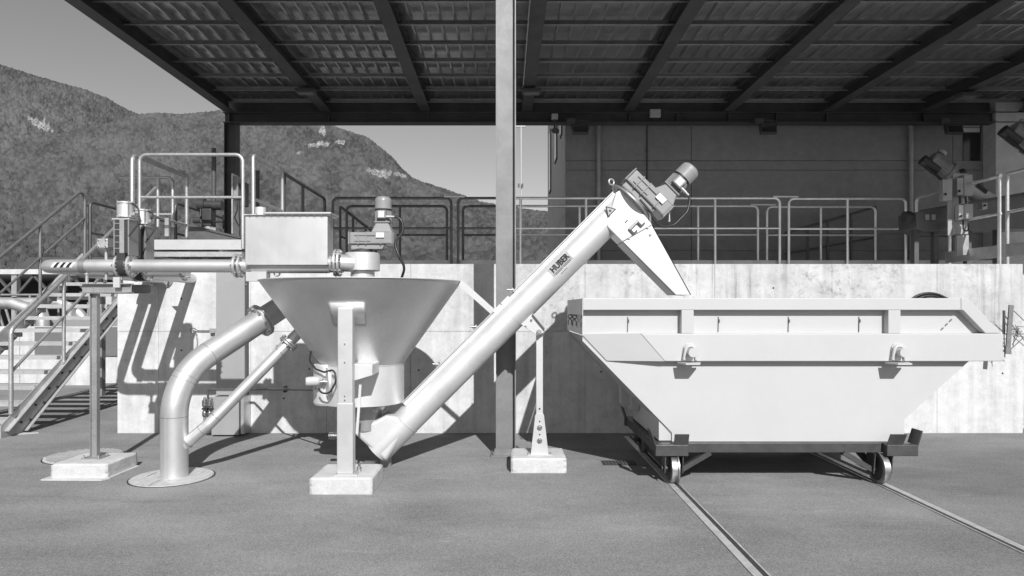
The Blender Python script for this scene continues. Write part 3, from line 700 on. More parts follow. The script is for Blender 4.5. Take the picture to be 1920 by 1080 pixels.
# ------------------------------------------------------------------ feed pipes, valves and their stand
YP1, YP2, ZPP = 6.65, 6.95, 2.012
def PX(x, d=YP1): return (x - CX) * d / F
def flange(parent, c, axis, Ro, th, n=8, m='inox_pipe', name='flange'):
    c = V(c); a = V(axis).normalized()
    o = MB().lathe(c, a, [(0.0, -th / 2), (Ro - .004, -th / 2), (Ro, -th / 2 + .004), (Ro, th / 2 - .004), (Ro - .004, th / 2), (0.0, th / 2)], 28).build(name, M[m], parent)
    tag(MB().bolts(c, a, Ro * .82, n, Ro * .085 + .002, th + .03).build('bolts', M['bolt'], o), kind='stuff'); return o
def feed_pipe(label, y, z, xe, x_end, vpx, group='feed pipes from the wall'):
    t = thing('feed_pipe', label, 'pipe', (xe, y, z), group)
    r = .064
    MB().tube(fillet([(PX(x_end, y), y, z), (xe, y, z), (xe, WD + .0, z)], .17, 12), r, 24).build('run', M['inox_pipe'], t)
    MB().lathe((PX(158, y), y, z), (1, 0, 0), [(r + .001, -.03), (r + .007, -.03), (r + .007, .03), (r + .001, .03)], 24).build('clamp', M['inox_dark'], t)
    for dx in (-.045, .075):
        flange(t, (PX(vpx, y) + dx, y, z), (1, 0, 0), .112, .022)
    MB().lathe((xe, WD - .012, z), (0, 1, 0), [(r, -.01), (.12, -.01), (.12, .008)], 24).build('wall_collar', M['inox_dark'], t)
    return t, xe
fp, xe1 = feed_pipe('near stainless feed pipe with striped warning tape at its elbow', YP1, ZPP, -4.53, 636, 233)
fp2, xe2 = feed_pipe('feed pipe running behind the near one, with its own valve', YP2, ZPP - .03, -4.37, 345, 264)
flange(fp2, (PX(345, YP2) + .012, YP2, ZPP - .03), (1, 0, 0), .105, .024)
MB().tube([(-4.02, YP2, ZPP - .03), (-4.02, WD, ZPP - .03)], .064, 20).build('branch', M['inox_pipe'], fp2)
# striped warning tape wrapped on the near pipe
for i in range(7):
    mb = MB(); a0 = i * .030; vs = []
    for k in range(7):
        th = R(-8 + k * 7.5) - R(20)
        for q in (0, .0285):
            vs.append((xe1 + .15 + a0 + q - k * .006 + .02, YP1 - .0648 * math.cos(th), ZPP - .0648 * math.sin(th)))
    mb.add(vs, [(2 * k, 2 * k + 1, 2 * k + 3, 2 * k + 2) for k in range(6)], True); mb.build('tape_stripe', M['ink' if i % 2 else 'sticker'], fp)
flange(fp, (PX(444), YP1, ZPP), (1, 0, 0), .115, .024); flange(fp, (PX(452.5), YP1, ZPP), (1, 0, 0), .115, .02)
flange(fp, (PX(630), YP1, ZPP + .03), (1, .05, 0), .135, .022); flange(fp, (PX(636.5), YP1, ZPP + .03), (1, .05, 0), .135, .022)
MB().tube([(PX(612), YP1, ZPP + .01), (PX(632), YP1, ZPP + .03)], [.066, .085], 24).tube([(PX(636), YP1, ZPP + .03), (PX(660), YP1 + .05, ZPP + .03)], .085, 24).build('reducer', M['inox_pipe'], fp)

def valve(y, z, vpx, label):
    cx_ = PX(vpx, y) + .015; t = thing('knife_gate_valve', label, 'valve', (cx_, y, z), 'knife gate valves on the feed pipes')
    MB().lathe((cx_, y, z), (1, 0, 0), [(.0, -.048), (.098, -.048), (.104, -.03), (.104, .03), (.098, .048), (0, .048)], 24).box(cx_ - .04, cx_ + .04, y - .09, y + .09, z - .02, z + .13).build('body', M['motor_dark'], t)
    tag(MB().bolts((cx_, y, z), (1, 0, 0), .093, 8, .011, .15, R(22)).build('bolts', M['bolt'], t), kind='stuff')
    zb, zt = z + .10, z + .44
    for dx in (-.072, .066):
        MB().box(cx_ + dx - .0, cx_ + dx + .012, y - .085, y + .085, zb, zt).build('side_plate', M['inox_dark'], t)
    MB().box(cx_ - .010, cx_ + .034, y - .092, y - .082, zb + .02, zt).build('guard', M['galv'], t)
    MB().box(cx_ - .0595, cx_ - .011, y - .083, y - .078, zb + .02, zt).box(cx_ + .035, cx_ + .0655, y - .080, y - .076, zb + .02, zt).build('slot_and_reflection', M['motor_dark'], t)  # left plate is the slot, right one a dark reflection put in as colour
    for q_ in range(5): MB().box(cx_ - .058, cx_ - .012, y - .088, y - .084, zb + .06 + q_ * .06, zb + .068 + q_ * .06).build('rung', M['inox_dark'], t)
    MB().box(cx_ - .03, cx_ + .03, y - .006, y + .006, zb, zb + .22).build('gate', M['inox_dark'], t)
    MB().cyl((cx_, y, zb + .2), (cx_, y, zt + .05), .014, seg=10).build('stem', M['bolt'], t)
    MB().box(cx_ - .085, cx_ + .085, y - .09, y + .09, zt + .001, zt + .014).build('head_plate', M['inox_plate'], t)
    a = MB().lathe((cx_ + .0, y, zt + .03), (0, 0, 1), [(0, 0), (.078, 0), (.08, .003), (.08, .015), (.070, .016), (.070, .135), (.08, .136), (.08, .148), (.076, .152), (0, .152)], 28).build('actuator', M['inox'], t)
    MB().bolts((cx_, y, zt + .10), (0, 0, 1), .076, 4, .006, .19, R(45)).build('tie_rods', M['bolt'], a)
    MB().cyl((cx_ - .03, y, zt + .012), (cx_ - .03, y, zt + .032), .02, seg=10).build('spacer', M['bolt'], t)
    MB().tube(fillet([(cx_ + .07, y - .02, zt + .17), (cx_ + .14, y - .03, zt + .12), (cx_ + .16, y - .05, zt - .02), (cx_ + .08, y - .09, zt - .16)], .08), .008, 8).build('cable', M['cable'], t)
    MB().box(cx_ + .072, cx_ + .11, y - .05, y + .05, zt + .045, zt + .075).build('solenoid', M['galv'], t, bevel=.004)
    return t
valve(YP1, ZPP, 233, 'near knife gate valve with steel actuator cylinder on the front pipe')
valve(YP2, ZPP - .03, 264, 'second knife gate valve with looped cable on the rear pipe')
p = P(197, 457, YP1)
t = thing('limit_box', 'small grey bolted box on a bar beside the near valve', 'junction box', p)
MB().box(p.x - .053, p.x + .053, p.y - .05, p.y + .05, p.z - .046, p.z + .046).build('case', M['galv'], t, bevel=.005)
mb = MB(); [mb.cyl(p + V((sx * .036, -.058, sz * .03)), p + V((sx * .036, -.048, sz * .03)), .009, seg=8) for sx in (-1, 1) for sz in (-1, 1)]; mb.build('bolts', M['bolt'], t)
MB().box(p.x + .054, p.x + .155, p.y - .04, p.y + .04, p.z - .04, p.z + .035).build('bar', M['shed'], t)
MB().cyl(p + V((0, .02, -.35)), p + V((0, .02, -.047)), .015, seg=10).build('stem', M['galv'], t)
# stand with bracket on a block
stx = PX(178)
t = thing('pipe_stand', 'steel pipe stand with tall H-section post and bracket arms under the feed pipes', 'stand', (stx, YP1, .14))
mb = MB(); mb.box(stx - .034, stx - .028, YP1 - .028, YP1 + .028, .152, 1.745); mb.box(stx + .028, stx + .034, YP1 - .028, YP1 + .028, .152, 1.745); mb.box(stx - .028, stx + .028, YP1 - .004, YP1 + .004, .152, 1.745)
MB().box(stx - .09, stx + .09, YP1 - .08, YP1 + .10, .1435, .152).bolts((stx, YP1 + .01, .16), (0, 0, 1), .10, 4, .010, .04, R(45)).build('base_plate', M['galv_dull'], t)
mb.build('post', M['galv_dull'], t)
for y in (YP1 - .03, YP2 + .03):
    MB().ibeam((PX(158), y, 1.795), (PX(250), y, 1.795), (0, 1, 0), .09, .09, .006, .008).build('arm', M['galv_dull'], t)
MB().ibeam((stx + .0, YP1 + .02, 1.795), (stx, YP2, 1.795), (1, 0, 0), .07, .09, .006, .008).build('cross_arm', M['galv_dull'], t)
for (x, y) in ((PX(163), YP1), (PX(222), YP1), (PX(163), YP2), (PX(195), YP2)):
    MB().cyl((x, y, 1.838), (x, y, ZPP - .063), .016, seg=10).cyl((x, y, ZPP - .085), (x, y, ZPP - .07), .028, seg=6).build('stand_bolt', M['galv'], t)
MB().box(PX(222), PX(234), YP1 - .09, YP1 - .07, 1.80, 1.90).build('white_pad', M['white'], t)
t = thing('wall_bracket', 'square grey steel bracket fixed to the concrete under the rear pipe', 'bracket', P(295, 531, 8.6))
MB().box(WX(270), WX(317), 8.30, 8.745, P(0, 524, 8.6).z, P(0, 519, 8.6).z).build('ledge', M['galv_dull'], t)
MB().prism([P(304, 527, 8.3), P(317, 527, 8.3), P(317, 541, 8.3)], (0, .012, 0)).build('gusset', M['galv_dull'], t)

# inlet box over the pipe
bxl, bxr = PX(459.5, 6.52), PX(614, 6.52); bzt, bzb = EYE + (578 - 404) * 6.52 / F, EYE + (578 - 497) * 6.52 / F
t = thing('inlet_box', 'rectangular blasted stainless box with lid sitting over the feed pipe', 'tank', ((bxl + bxr) / 2, 6.65, bzb))
MB().box(bxl, bxr, 6.52, 6.75, bzb, bzt).build('body', M['inox_box'], t, bevel=.005)
MB().box(bxl - .012, bxr + .035, 6.50, 6.77, bzt + .001, bzt + .010).build('flange_rim', M['inox_plate'], t)
MB().box(PX(497, 6.5), bxr + .04, 6.485, 6.78, bzt + .011, bzt + .028).build('lid', M['inox_plate'], t, bevel=.003)
nb = MB()
for i in range(11): nb.cyl((bxl + .05 + i * (bxr - bxl - .1) / 10, 6.497, bzt - .004), (bxl + .05 + i * (bxr - bxl - .1) / 10, 6.497, bzt + .015), .006, seg=6)
tag(nb.build('bolts', M['bolt'], t), kind='stuff')
MB().lathe((PX(488, 6.65), 6.66, bzt + .011), (0, 0, 1), [(.052, 0), (.052, .085), (.048, .085), (.048, .0)], 24).build('stub', M['inox'], t)
MB().cyl((bxl + .03, 6.635, ZPP - .0), (PX(618), 6.635, ZPP - .0), .072, seg=28).build('trough', M['inox'], t)
MB().box(PX(466), PX(504), 6.58, 6.69, ZPP - .15, ZPP - .06).build('saddle', M['inox_plate'], t)
MB().torus((PX(520), 6.64, ZPP - .07), (0, 1, 0), .028, .008, 16, 6).build('ring', M['inox_dark'], t)

# ------------------------------------------------------------------ hopper on its pillar
HX, HY = (680 - CX) * 6.8 / F, 6.80
u68 = 6.8 / F
hop = thing('settling_hopper', 'big conical stainless settling hopper standing on a front pillar', 'hopper', (HX, HY, 0))
ZR = 1.865; ZC = 1.05; RR, RB = .985, .405
cone = MB().lathe((HX, HY, 0), (0, 0, 1), [(RB, ZC), (RR - .004, ZR)], 96).build('cone', M['inox_cone'], hop)
MB().lathe((HX, HY, 0), (0, 0, 1), [(RB - .006, ZC), (RR - .012, ZR)], 96).build('liner', M['inox_cone'], cone)
MB().lathe((HX, HY, 0), (0, 0, 1), [(RR - .014, ZR - .002), (RR + .003, ZR - .002), (RR + .003, ZR + .004), (RR - .014, ZR + .004), (RR - .014, ZR - .002)], 96).build('rim', M['inox'], hop)
MB().lathe((HX, HY, 1.62), (0, 0, 1), [(0, 0), (.80, 0)], 64).build('water', M['glass'], hop)
MB().lathe((HX, HY, 0), (0, 0, 1), [(RB + .004, ZC + .002), (RB + .004, .672), (RB - .002, .668), (.0, .668)], 64).build('drum', M['inox'], hop)
MB().lathe((HX, HY, 0), (0, 0, 1), [(RB + .005, ZC - .004), (RB + .009, ZC), (RB + .005, ZC + .006)], 64).build('weld_seam', M['inox_plate'], hop)
# bolted outlet flange below the drum
MB().lathe((HX + .03, HY, 0), (0, 0, 1), [(.20, .668), (.20, .64), (.23, .64), (.23, .615), (.16, .615), (.16, .40)], 40).build('outlet', M['inox_dark'], hop)  # darker steel: shade under the drum put into the colour
tag(MB().bolts((HX + .03, HY, .628), (0, 0, 1), .212, 12, .012, .06).build('bolts', M['bolt'], hop), kind='stuff')
# curved pad where the pillar meets the cone
vs = []; n = 14
for (z, hw) in ((EYE + (578 - 568) * 6.0 / F, .163), (EYE + (578 - 607) * 6.0 / F, .148)):
    rr = RB + (RR - RB) * (z - ZC) / (ZR - ZC) + .010
    for i in range(n + 1):
        a = ((-1 + 2 * i / n) * hw + .022) / rr; vs.append((HX + .01 + rr * math.sin(a), HY - rr * math.cos(a), z))
mb = MB(); mb.add(vs, [(i, i + 1, n + 2 + i, n + 1 + i) for i in range(n)], True)
o = mb.build('pad_plate', M['pad_steel'], hop); s_ = o.modifiers.new('thick', 'SOLIDIFY'); s_.thickness = .009; s_.offset = 0
PLX = (647 - CX) * 5.97 / F
pil = MB().box(PLX - .066, PLX + .066, 5.965, 6.06, .152, 1.602).build('pillar', M['inox_plate'], hop, bevel=.008)
MB().box(PLX - .070, PLX + .070, 5.960, 6.065, .153, .77).build('sleeve', M['inox_plate'], hop, bevel=.006)
MB().box(PLX - .085, PLX + .11, 5.94, 6.11, .1425, .153).build('base_plate', M['inox_plate'], hop)
mb = MB(); [mb.cyl((PLX + .03 * sx, 5.952, z), (PLX + .03 * sx, 5.964, z), .006, seg=8) for sx, z in ((0, .80), (0, .835), (0, 1.13), (0, 1.29))]; mb.build('bolts', M['bolt'], pil)
MB().cyl((PLX + .10, 6.08, .153), (PLX + .10, 6.08, .22), .012, seg=8).cyl((PLX + .10, 6.08, .165), (PLX + .10, 6.08, .185), .022, seg=6).build('anchor_bolt', M['bolt'], hop)
# arm from the pillar to the drum
mb = MB(); x0, x1 = (664 - CX) * 6.2 / F, (706 - CX) * 6.3 / F
mb.prism([(x0, 6.10, 1.10), (x1, 6.10, 1.095), (x1, 6.10, 1.00), (x0, 6.10, .945)], (0, .33, 0)); mb.build('arm', M['inox'], hop, bevel=.004)
MB().bar((PLX + .10, 5.99, .50), (PLX + .13, 5.99, .93), (1, 0, 0), .022, .012).build('lever', M['inox'], hop)
# side chamber with level sensor
hx = (618 - CX) * 6.7 / F
MB().lathe((HX - .30, HY - .18, 0), (0, 0, 1), [(.0, 1.06), (.13, 1.06), (.135, 1.05), (.135, .69), (.125, .67), (0, .67)], 32).build('side_chamber', M['inox'], hop)
sc = P(612, 716, 6.45)
MB().lathe(sc, (-1, -.45, 0), [(.0, -.03), (.13, -.03), (.135, -.02), (.135, .0), (.0, .004)], 32).build('hatch', M['inox'], hop)
se = sub('level_sensor', hop)
a = V((-1, -.45, 0)).normalized(); hdl = sc + a * .03
MB().cyl(sc, sc + a * .07, .022, seg=14).lathe(sc + a * .02, a, [(.0, 0), (.036, 0), (.036, .015), (0, .015)], 16).build('neck', M['bolt'], se)
MB().lathe(sc + a * .065 + V((0, 0, .01)), a, [(0, 0), (.036, .003), (.045, .02), (.045, .10), (.038, .125), (.0, .13)], 24).build('head', M['white'], se)
MB().lathe(sc + a * .115 + V((0, 0, -.07)), (0, 0, 1), [(.0, 0), (.022, 0), (.022, .05), (0, .05)], 14).build('gland', M['shed'], se)
MB().tube(fillet([P(584, 655, 6.6), P(580, 676, 6.5), P(592, 692, 6.45), P(608, 698, 6.4), P(628, 692, 6.35), P(630, 715, 6.33), P(618, 738, 6.33), P(602, 737, 6.33), P(597, 728, 6.35)], .06, 5), .009, 8).build('cable', M['cable'], se)
MB().cyl(P(617, 817, 6.7), P(660, 817, 6.7), .028, seg=14).lathe(P(617, 817, 6.7), (1, 0, 0), [(0, 0), (.035, 0), (.035, .05), (0, .05)], 8).build('drain_cock', M['bolt'], hop)
# inlet head on top
ZH = EYE + (578 - 508) * u68
MB().lathe((HX, HY, 0), (0, 0, 1), [(0, ZH), (.165, ZH), (.170, ZH + .004), (.170, ZH + .172), (.164, ZH + .178), (.0, ZH + .178)], 48).build('inlet_head', M['inox'], hop)
MB().lathe((HX, HY, 0), (0, 0, 1), [(.118, ZH), (.118, 1.62)], 40).build('neck', M['inox'], hop)
MB().box(HX - .05, HX + .05, HY - .86, HY + .86, ZR - .12, ZR - .06).build('bridge', M['inox_dark'], hop)

# ------------------------------------------------------------------ geared motor, built upright about its output shaft
def gearmotor(parent):
    """output axis = local Z through the origin, gearbox along +X, motor standing on top at x = .21"""
    root = sub('gear_motor', None)
    g = MB()
    g.prism([(-.125, -.085, .075), (-.10, -.11, .075), (.30, -.11, .075), (.325, -.085, .075), (.325, .085, .075), (.30, .11, .075), (-.10, .11, .075), (-.125, .085, .075)], (0, 0, .115))
    g.prism([(-.10, -.085, .02), (.21, -.085, .02), (.235, -.085, .07), (.235, .085, .07), (.21, .085, .02), (-.10, .085, .02)], (0, 0, 0.0001) if False else (0, 0, .056))
    g.build('gearbox', M['motor'], root, bevel=.012)
    rb = MB()
    for x in (-.115, -.02, .055, .20, .31): rb.box(x - .005, x + .005, -.118, .118, .07, .195)
    for z in (.105, .16): rb.box(-.06, .10, -.120, -.111, z - .004, z + .004)
    rb.box(.06, .15, -.122, -.11, .155, .19); rb.build('ribs', M['motor'], root, bevel=.003)
    MB().lathe((0, 0, 0), (0, 0, 1), [(.0, 0), (.10, 0), (.10, .025), (.085, .03), (.085, .08)], 32).build('shaft_housing', M['motor_dark'], root)
    MB().box(.155, .235, -.126, -.119, .135, .185).build('plate_label', M['sticker'], root)
    q = MB(); bot = [(.10, -.105, .188), (.31, -.105, .188), (.31, .105, .188), (.10, .105, .188)]; tp = [(.142, -.068, .287), (.268, -.068, .287), (.268, .068, .287), (.142, .068, .287)]
    q.add(bot + tp, [(3, 2, 1, 0), (4, 5, 6, 7), (0, 1, 5, 4), (1, 2, 6, 5), (2, 3, 7, 6), (3, 0, 4, 7)]); q.build('adapter', M['motor'], root, bevel=.012)
    q = MB(); q.box(.125, .285, -.080, .080, .286, .302); q.build('motor_flange', M['motor'], root, bevel=.01)
    q = MB(); q.lathe((.205, 0, .30), (0, 0, 1), [(.066, 0), (.068, .01), (.068, .125), (.076, .128)], 36)
    for i in range(28):
        a = 2 * math.pi * i / 28; c, s = math.cos(a), math.sin(a)
        q.obox((.205 + .072 * c, .072 * s, .365), (c, s, 0), (-s, c, 0), (0, 0, 1), .016, .005, .115)
    q.build('stator', M['motor'], root)
    MB().lathe((.205, 0, .425), (0, 0, 1), [(.078, 0), (.0825, .004), (.0825, .085), (.078, .108), (.060, .124), (.030, .130), (.0, .131)], 40).build('fan_cover', M['motor'], root)
    MB().lathe((.205, 0, .422), (0, 0, 1), [(.074, -.006), (.0838, -.005), (.0838, .004), (.07, .004)], 40).build('cover_gap', M['ink'], root)
    MB().box(.162, .248, -.112, -.05, .325, .405).build('terminal_box', M['motor'], root, bevel=.008)
    MB().box(.178, .232, -.1145, -.1125, .335, .395).build('name_plate', M['sticker'], root)
    MB().cyl((.248, -.08, .345), (.305, -.08, .345), .014, seg=12).cyl((.285, -.08, .345), (.335, -.08, .345), .011, seg=12).build('cable_gland', M['galv'], root)
    root.parent = parent; return root
gm = gearmotor(hop); gm.location = V((0, 0, ZH + .185))
# the copy on the auger head is made after the auger; its cable is laid there
cb = V((HX, HY, ZH + .185))
MB().tube(fillet([cb + V((.33, -.08, .345)), cb + V((.40, -.08, .34)), cb + V((.42, -.09, .20)), cb + V((.33, -.11, .08)), cb + V((.38, -.13, -.04)), cb + V((.44, -.12, -.16)), cb + V((.38, -.05, -.30)), cb + V((.30, 0, -.40))], .10, 6), .013, 10).build('motor_cable', M['cable'], hop)

# ------------------------------------------------------------------ inclined screw conveyor
AX = V((1, 0, 1)).normalized(); AP = V((-1, 0, 1)).normalized()      # along, and square to it (up-left)
def A(x, y): return P(x, y, 6.8)
a0 = A(699.5, 852.5); RT = .1425
def onaxis(x, y):
    q = A(x, y) - a0; return q.dot(AX)
s_end = onaxis(699, 837); s_seam1 = onaxis(762, 790); s_seam2 = onaxis(957, 592); s_top = onaxis(1178, 378)
def ax(s, off=0, y=0): return a0 + AX * s + AP * off + V((0, y, 0))
# shift the axis onto x + y = 1552 in the photograph
corr = (A(850, 702) - a0).dot(AP); a0 = a0 + AP * corr
aug = thing('screw_conveyor', 'white inclined screw conveyor tube rising from the hopper to the skip', 'screw conveyor', A(700, 850) * 1)
aug.location = V((a0.x, 6.8, 0))
MB().lathe(ax(0), AX, [(0, s_end), (RT + .002, s_end), (RT + .002, s_seam1), (RT, s_seam1 + .004), (RT, s_seam2 - .003), (RT - .003, s_seam2), (RT + .001, s_seam2 + .003), (RT + .001, s_top - .02)], 64).build('tube', M['inox'], aug)
MB().lathe(ax(0), AX, [(RT + .002, s_seam1 - .004), (RT + .006, s_seam1), (RT + .002, s_seam1 + .004)], 64).build('weld_seam', M['inox_plate'], aug)
# boot that takes the outlet of the hopper
poly = [A(671, 811), A(671, 791), A(690, 789), A(705, 785), A(727, 773), A(747, 776), A(768, 797), A(750, 826), A(727, 862)]
mb = MB(); mb.prism([q + V((0, -.137, 0)) for q in poly], (0, .274, 0)); mb.sm = [True] * len(mb.f)
bo = mb.build('boot', M['inox'], aug, bevel=.04, seg=5); bo.modifiers[0].harden_normals = True; bo.modifiers[0].angle_limit = R(60)
mb = MB(); mb.box(a0.x - .10, a0.x + .02, 6.70, 6.90, .002, .06); mb.build('foot', M['inox_dark'], aug)
mb = MB(); mb.box(a0.x + .06, a0.x + .16, 6.88, 6.95, .002, .24); mb.build('rear_foot', M['inox_dark'], aug)
# cover seam strip along the top with toggle clamps
for (u0, u1) in ((s_seam1 + .12, onaxis(873, 634)), (onaxis(873, 634) + .01, onaxis(928, 583)), (onaxis(963, 548), s_top - .06)):
    for dy in (-.075,):
        MB().bar(ax(u0, RT + .018, dy), ax(u1, RT + .018, dy), (0, 1, 0), .05, .008).bar(ax(u0, RT + .006, dy), ax(u1, RT + .006, dy), (0, 1, 0), .012, .03).build('cover_strip', M['inox_plate'], aug)
MB().bar(ax(s_seam1 + .12, RT - .015, 0), ax(s_top - .06, RT - .015, 0), (0, 1, 0), .2, .04).build('cover', M['inox'], aug, bevel=.006)
for (x, y) in ((826, 686), (895, 616), (963, 548)):
    s_ = onaxis(x, y)
    k_ = MB().obox(ax(s_, RT + .035, -.08), AX, (0, 1, 0), AP, .05, .03, .03).cyl(ax(s_ + .01, RT + .03, -.10), ax(s_ - .03, RT + .075, -.10), .010, seg=8).build('toggle_clamp', M['bolt'], aug)
for (x, y) in ((932, 578), (947, 563)):
    MB().obox(ax(onaxis(x, y), RT + .012, -.08), AX, (0, 1, 0), AP, .10, .05, .026).build('lug', M['inox'], aug)
# brace from the hopper rim
b0 = V((HX + RR - .01, HY - .10, ZR - .01)); b1 = ax(onaxis(925, 585), RT + .02, -.10)
MB().bar(b0, b1, AX, .06, .010).build('brace', M['inox_plate'], aug)
# support leg
lx = (1011.5 - CX) * 6.82 / F
hz = EYE + (578 - 618) * 6.82 / F
MB().box(lx - .034, lx + .034, 6.795, 6.85, .30, hz + .03).build('leg', M['inox_plate'], aug, bevel=.004)
mb = MB(); mb.prism([(lx - .087, 6.782, .152), (lx + .087, 6.782, .152), (lx + .044, 6.782, .53), (lx + .040, 6.782, .545), (lx - .040, 6.782, .545), (lx - .044, 6.782, .53)], (0, .01, 0)); mb.prism([(lx - .087, 6.853, .152), (lx + .087, 6.853, .152), (lx + .044, 6.853, .54), (lx - .044, 6.853, .54)], (0, .01, 0))
lg = mb.build('leg_foot', M['inox_plate'], aug)
for z in (.285, .415):
    MB().cyl((lx, 6.772, z), (lx, 6.782, z), .026, seg=18).cyl((lx, 6.762, z), (lx, 6.772, z), .015, seg=6).build('bolt', M['bolt'], lg)
MB().cyl((lx, 6.781, .345), (lx, 6.783, .345), .008, seg=10).cyl((lx, 6.781, .475), (lx, 6.783, .475), .008, seg=10).cyl((lx, 6.790, .60), (lx, 6.796, .60), .009, seg=10).build('hole', M['ink'], lg)
MB().box(lx - .12, lx + .12, 6.76, 6.88, .1425, .152).build('base_plate', M['inox_plate'], aug)
mb = MB(); mb.prism([A(974, 606) + V((0, -.075, 0)), A(998, 588) + V((0, -.075, 0)), A(1020, 615) + V((0, -.075, 0)), A(1020, 622) + V((0, -.075, 0)), A(1008, 630) + V((0, -.075, 0))], (0, .012, 0))
br = mb.build('saddle_plate', M['inox_plate'], aug, bevel=.003)
mb = MB(); mb.prism([A(974, 606) + V((0, .075, 0)), A(998, 588) + V((0, .075, 0)), A(1020, 615) + V((0, .075, 0)), A(1008, 630) + V((0, .075, 0))], (0, .012, 0)); mb.build('saddle_plate', M['inox_plate'], aug)
MB().bar(A(998, 588) + V((0, -.09, 0)), A(1021, 616) + V((0, -.09, 0)), (0, 1, 0), .05, .008).build('saddle_flange', M['inox_dark'], aug)
for (x, y, r) in ((1010, 622, .026), (996, 599, .011), (985, 611, .011)):
    MB().cyl(A(x, y) + V((0, -.092, 0)), A(x, y) + V((0, -.076, 0)), r, seg=14).cyl(A(x, y) + V((0, -.106, 0)), A(x, y) + V((0, -.092, 0)), r * .55, seg=6).build('bolt', M['bolt'], br)

# head: housing, flange disc, chute
mb = MB(); hp = [A(1133, 427), A(1150, 366), A(1163, 357), A(1217.5, 425), A(1162, 456.5)]
mb.prism([q + V((0, -.150, 0)) for q in hp], (0, .30, 0)); head = mb.build('head_housing', M['inox'], aug, bevel=.012)
disc_c = A(1181, 380)
MB().lathe(disc_c, AX, [(0, -.012), (.236, -.012), (.240, -.008), (.240, .008), (.236, .012), (0, .012)], 48).build('end_flange', M['inox_dark'], aug)
tag(MB().bolts(disc_c, AX, .205, 12, .009, .045).build('bolts', M['bolt'], aug), kind='stuff')
e = A(1149, 344)
MB().torus(e + AP * .02, (1, -2, .2), .030, .009, 20, 8).build('lifting_eye', M['galv'], aug)
cp = [A(1162.5, 457), A(1217, 425.5), A(1288, 553.5), A(1258, 553)]
mb = MB()
fr_, bk_ = V((0, -.158, 0)), V((0, .158, 0))
mb.prism([q + fr_ for q in cp], (0, .006, 0)); mb.prism([q + bk_ for q in cp], (0, .006, 0))
mb.prism([cp[0] + fr_, cp[3] + fr_, cp[3] + fr_ + V((.01, 0, 0)), cp[0] + fr_ + V((.01, 0, 0))], (0, .322, 0))
mb.prism([cp[1] + fr_, cp[2] + fr_, cp[2] + fr_ - V((.01, 0, 0)), cp[1] + fr_ - V((.01, 0, 0))], (0, .322, 0)); mb.build('chute', M['inox_plate'], aug)
for (x, y) in ((1208, 430), (1174, 449.5), (1213, 443)):
    MB().cyl(A(x, y) + V((0, -.170, 0)), A(x, y) + V((0, -.159, 0)), .012, seg=12).build('bolt', M['bolt'], aug)
# latch on the housing door
lt = A(1182, 426) + V((0, -.165, 0))
MB().obox(lt, AX, (0, 1, 0), AP, .125, .028, .028).build('latch', M['bolt'], aug, bevel=.006)
for s_ in (-.055, .05):
    MB().obox(lt + AX * s_ + AP * -.035, AP, (0, 1, 0), AX, .06, .018, .018).obox(lt + AX * (s_ + .02) + AP * -.06, AX, (0, 1, 0), AP, .05, .016, .014).build('latch_hook', M['shed'], aug)
MB().obox(lt + AP * .075 - AX * .02 + V((0, .012, 0)), AX, (0, 1, 0), AP, .04, .006, .01).build('slot', M['ink'], aug)

# flat print wrapped on the tube: name plate with lettering, warning triangle
def wrap(pts2, lift, c_s, c_o, Rr=RT + .001):
    out = []
    for (uu, vv) in pts2:
        an = (vv + c_o) / Rr; out.append(ax(c_s + uu) + AP * (Rr + lift) * math.sin(an) - V((0, 1, 0)) * (Rr + lift) * math.cos(an))
    return out
def wrap_rect(u0, u1, v0, v1, lift, c_s, c_o, n=8):
    pts = []; 
    for j in range(n + 1):
        vv = v0 + (v1 - v0) * j / n; pts += [(u0, vv), (u1, vv)]
    return wrap(pts, lift, c_s, c_o), [(2 * j, 2 * j + 1, 2 * j + 3, 2 * j + 2) for j in range(n)]
ps, po = onaxis(1048.5, 497.5), (A(1048.5, 497.5) - a0).dot(AP) * 1.0
mb = MB(); mb.add(*wrap_rect(-.135, .135, -.048, .050, .0015, ps, po), smooth=True); plate = mb.build('maker_plate', M['sticker_grey'], aug)
def text_mesh(body, size, bold=.0):
    cu = bpy.data.curves.new('lettering', 'FONT'); cu.body = body; cu.size = size; cu.align_x = 'CENTER'; cu.align_y = 'CENTER'; cu.offset = bold if bold else 0; cu.resolution_u = 3
    ob = bpy.data.objects.new('tmp', cu); COL.objects.link(ob); dg = bpy.context.evaluated_depsgraph_get(); dg.update()
    me = bpy.data.meshes.new_from_object(ob.evaluated_get(dg)); vs = [(v.co.x, v.co.y) for v in me.vertices]; fs = [list(p.vertices) for p in me.polygons]
    bpy.data.objects.remove(ob); return vs, fs
vs2, fs2 = text_mesh('HUBER', .082, .0032)
wmax = max(abs(x) for x, y in vs2); kx = .118 / wmax
vs2 = [(x * kx + .004, y * 1.0 + .012) for x, y in vs2]
mb = MB(); mb.add(wrap(vs2, .0072, ps, po), fs2); mb.build('lettering', M['ink'], plate)
mb = MB()
for (u0, u1, v) in ((-.115, .115, -.030), (-.10, -.01, -.041), (.01, .10, -.041)): mb.add(*wrap_rect(u0, u1, v - .0022, v + .0022, .0032, ps, po, 2))
mb.build('small_print', M['ink'], plate)
mb = MB(); mb.add(*wrap_rect(-.05, .035, -.0505, -.046, .0016, ps - .01, po - .022, 2)); mb.build('serial_sticker', M['ink'], aug)
def flat_tri(k_, y):
    c_ = sum(tri, V()) / 3; return [V((c_.x + (q.x - c_.x) * k_, y, c_.z + (q.z - c_.z) * k_)) for q in tri]
tri = [A(1135.5, 386.5) , A(1156, 391.5), A(1140, 408)]
tri = [V((q.x * .977, 6.645, EYE + (q.z - EYE) * .977)) for q in tri]
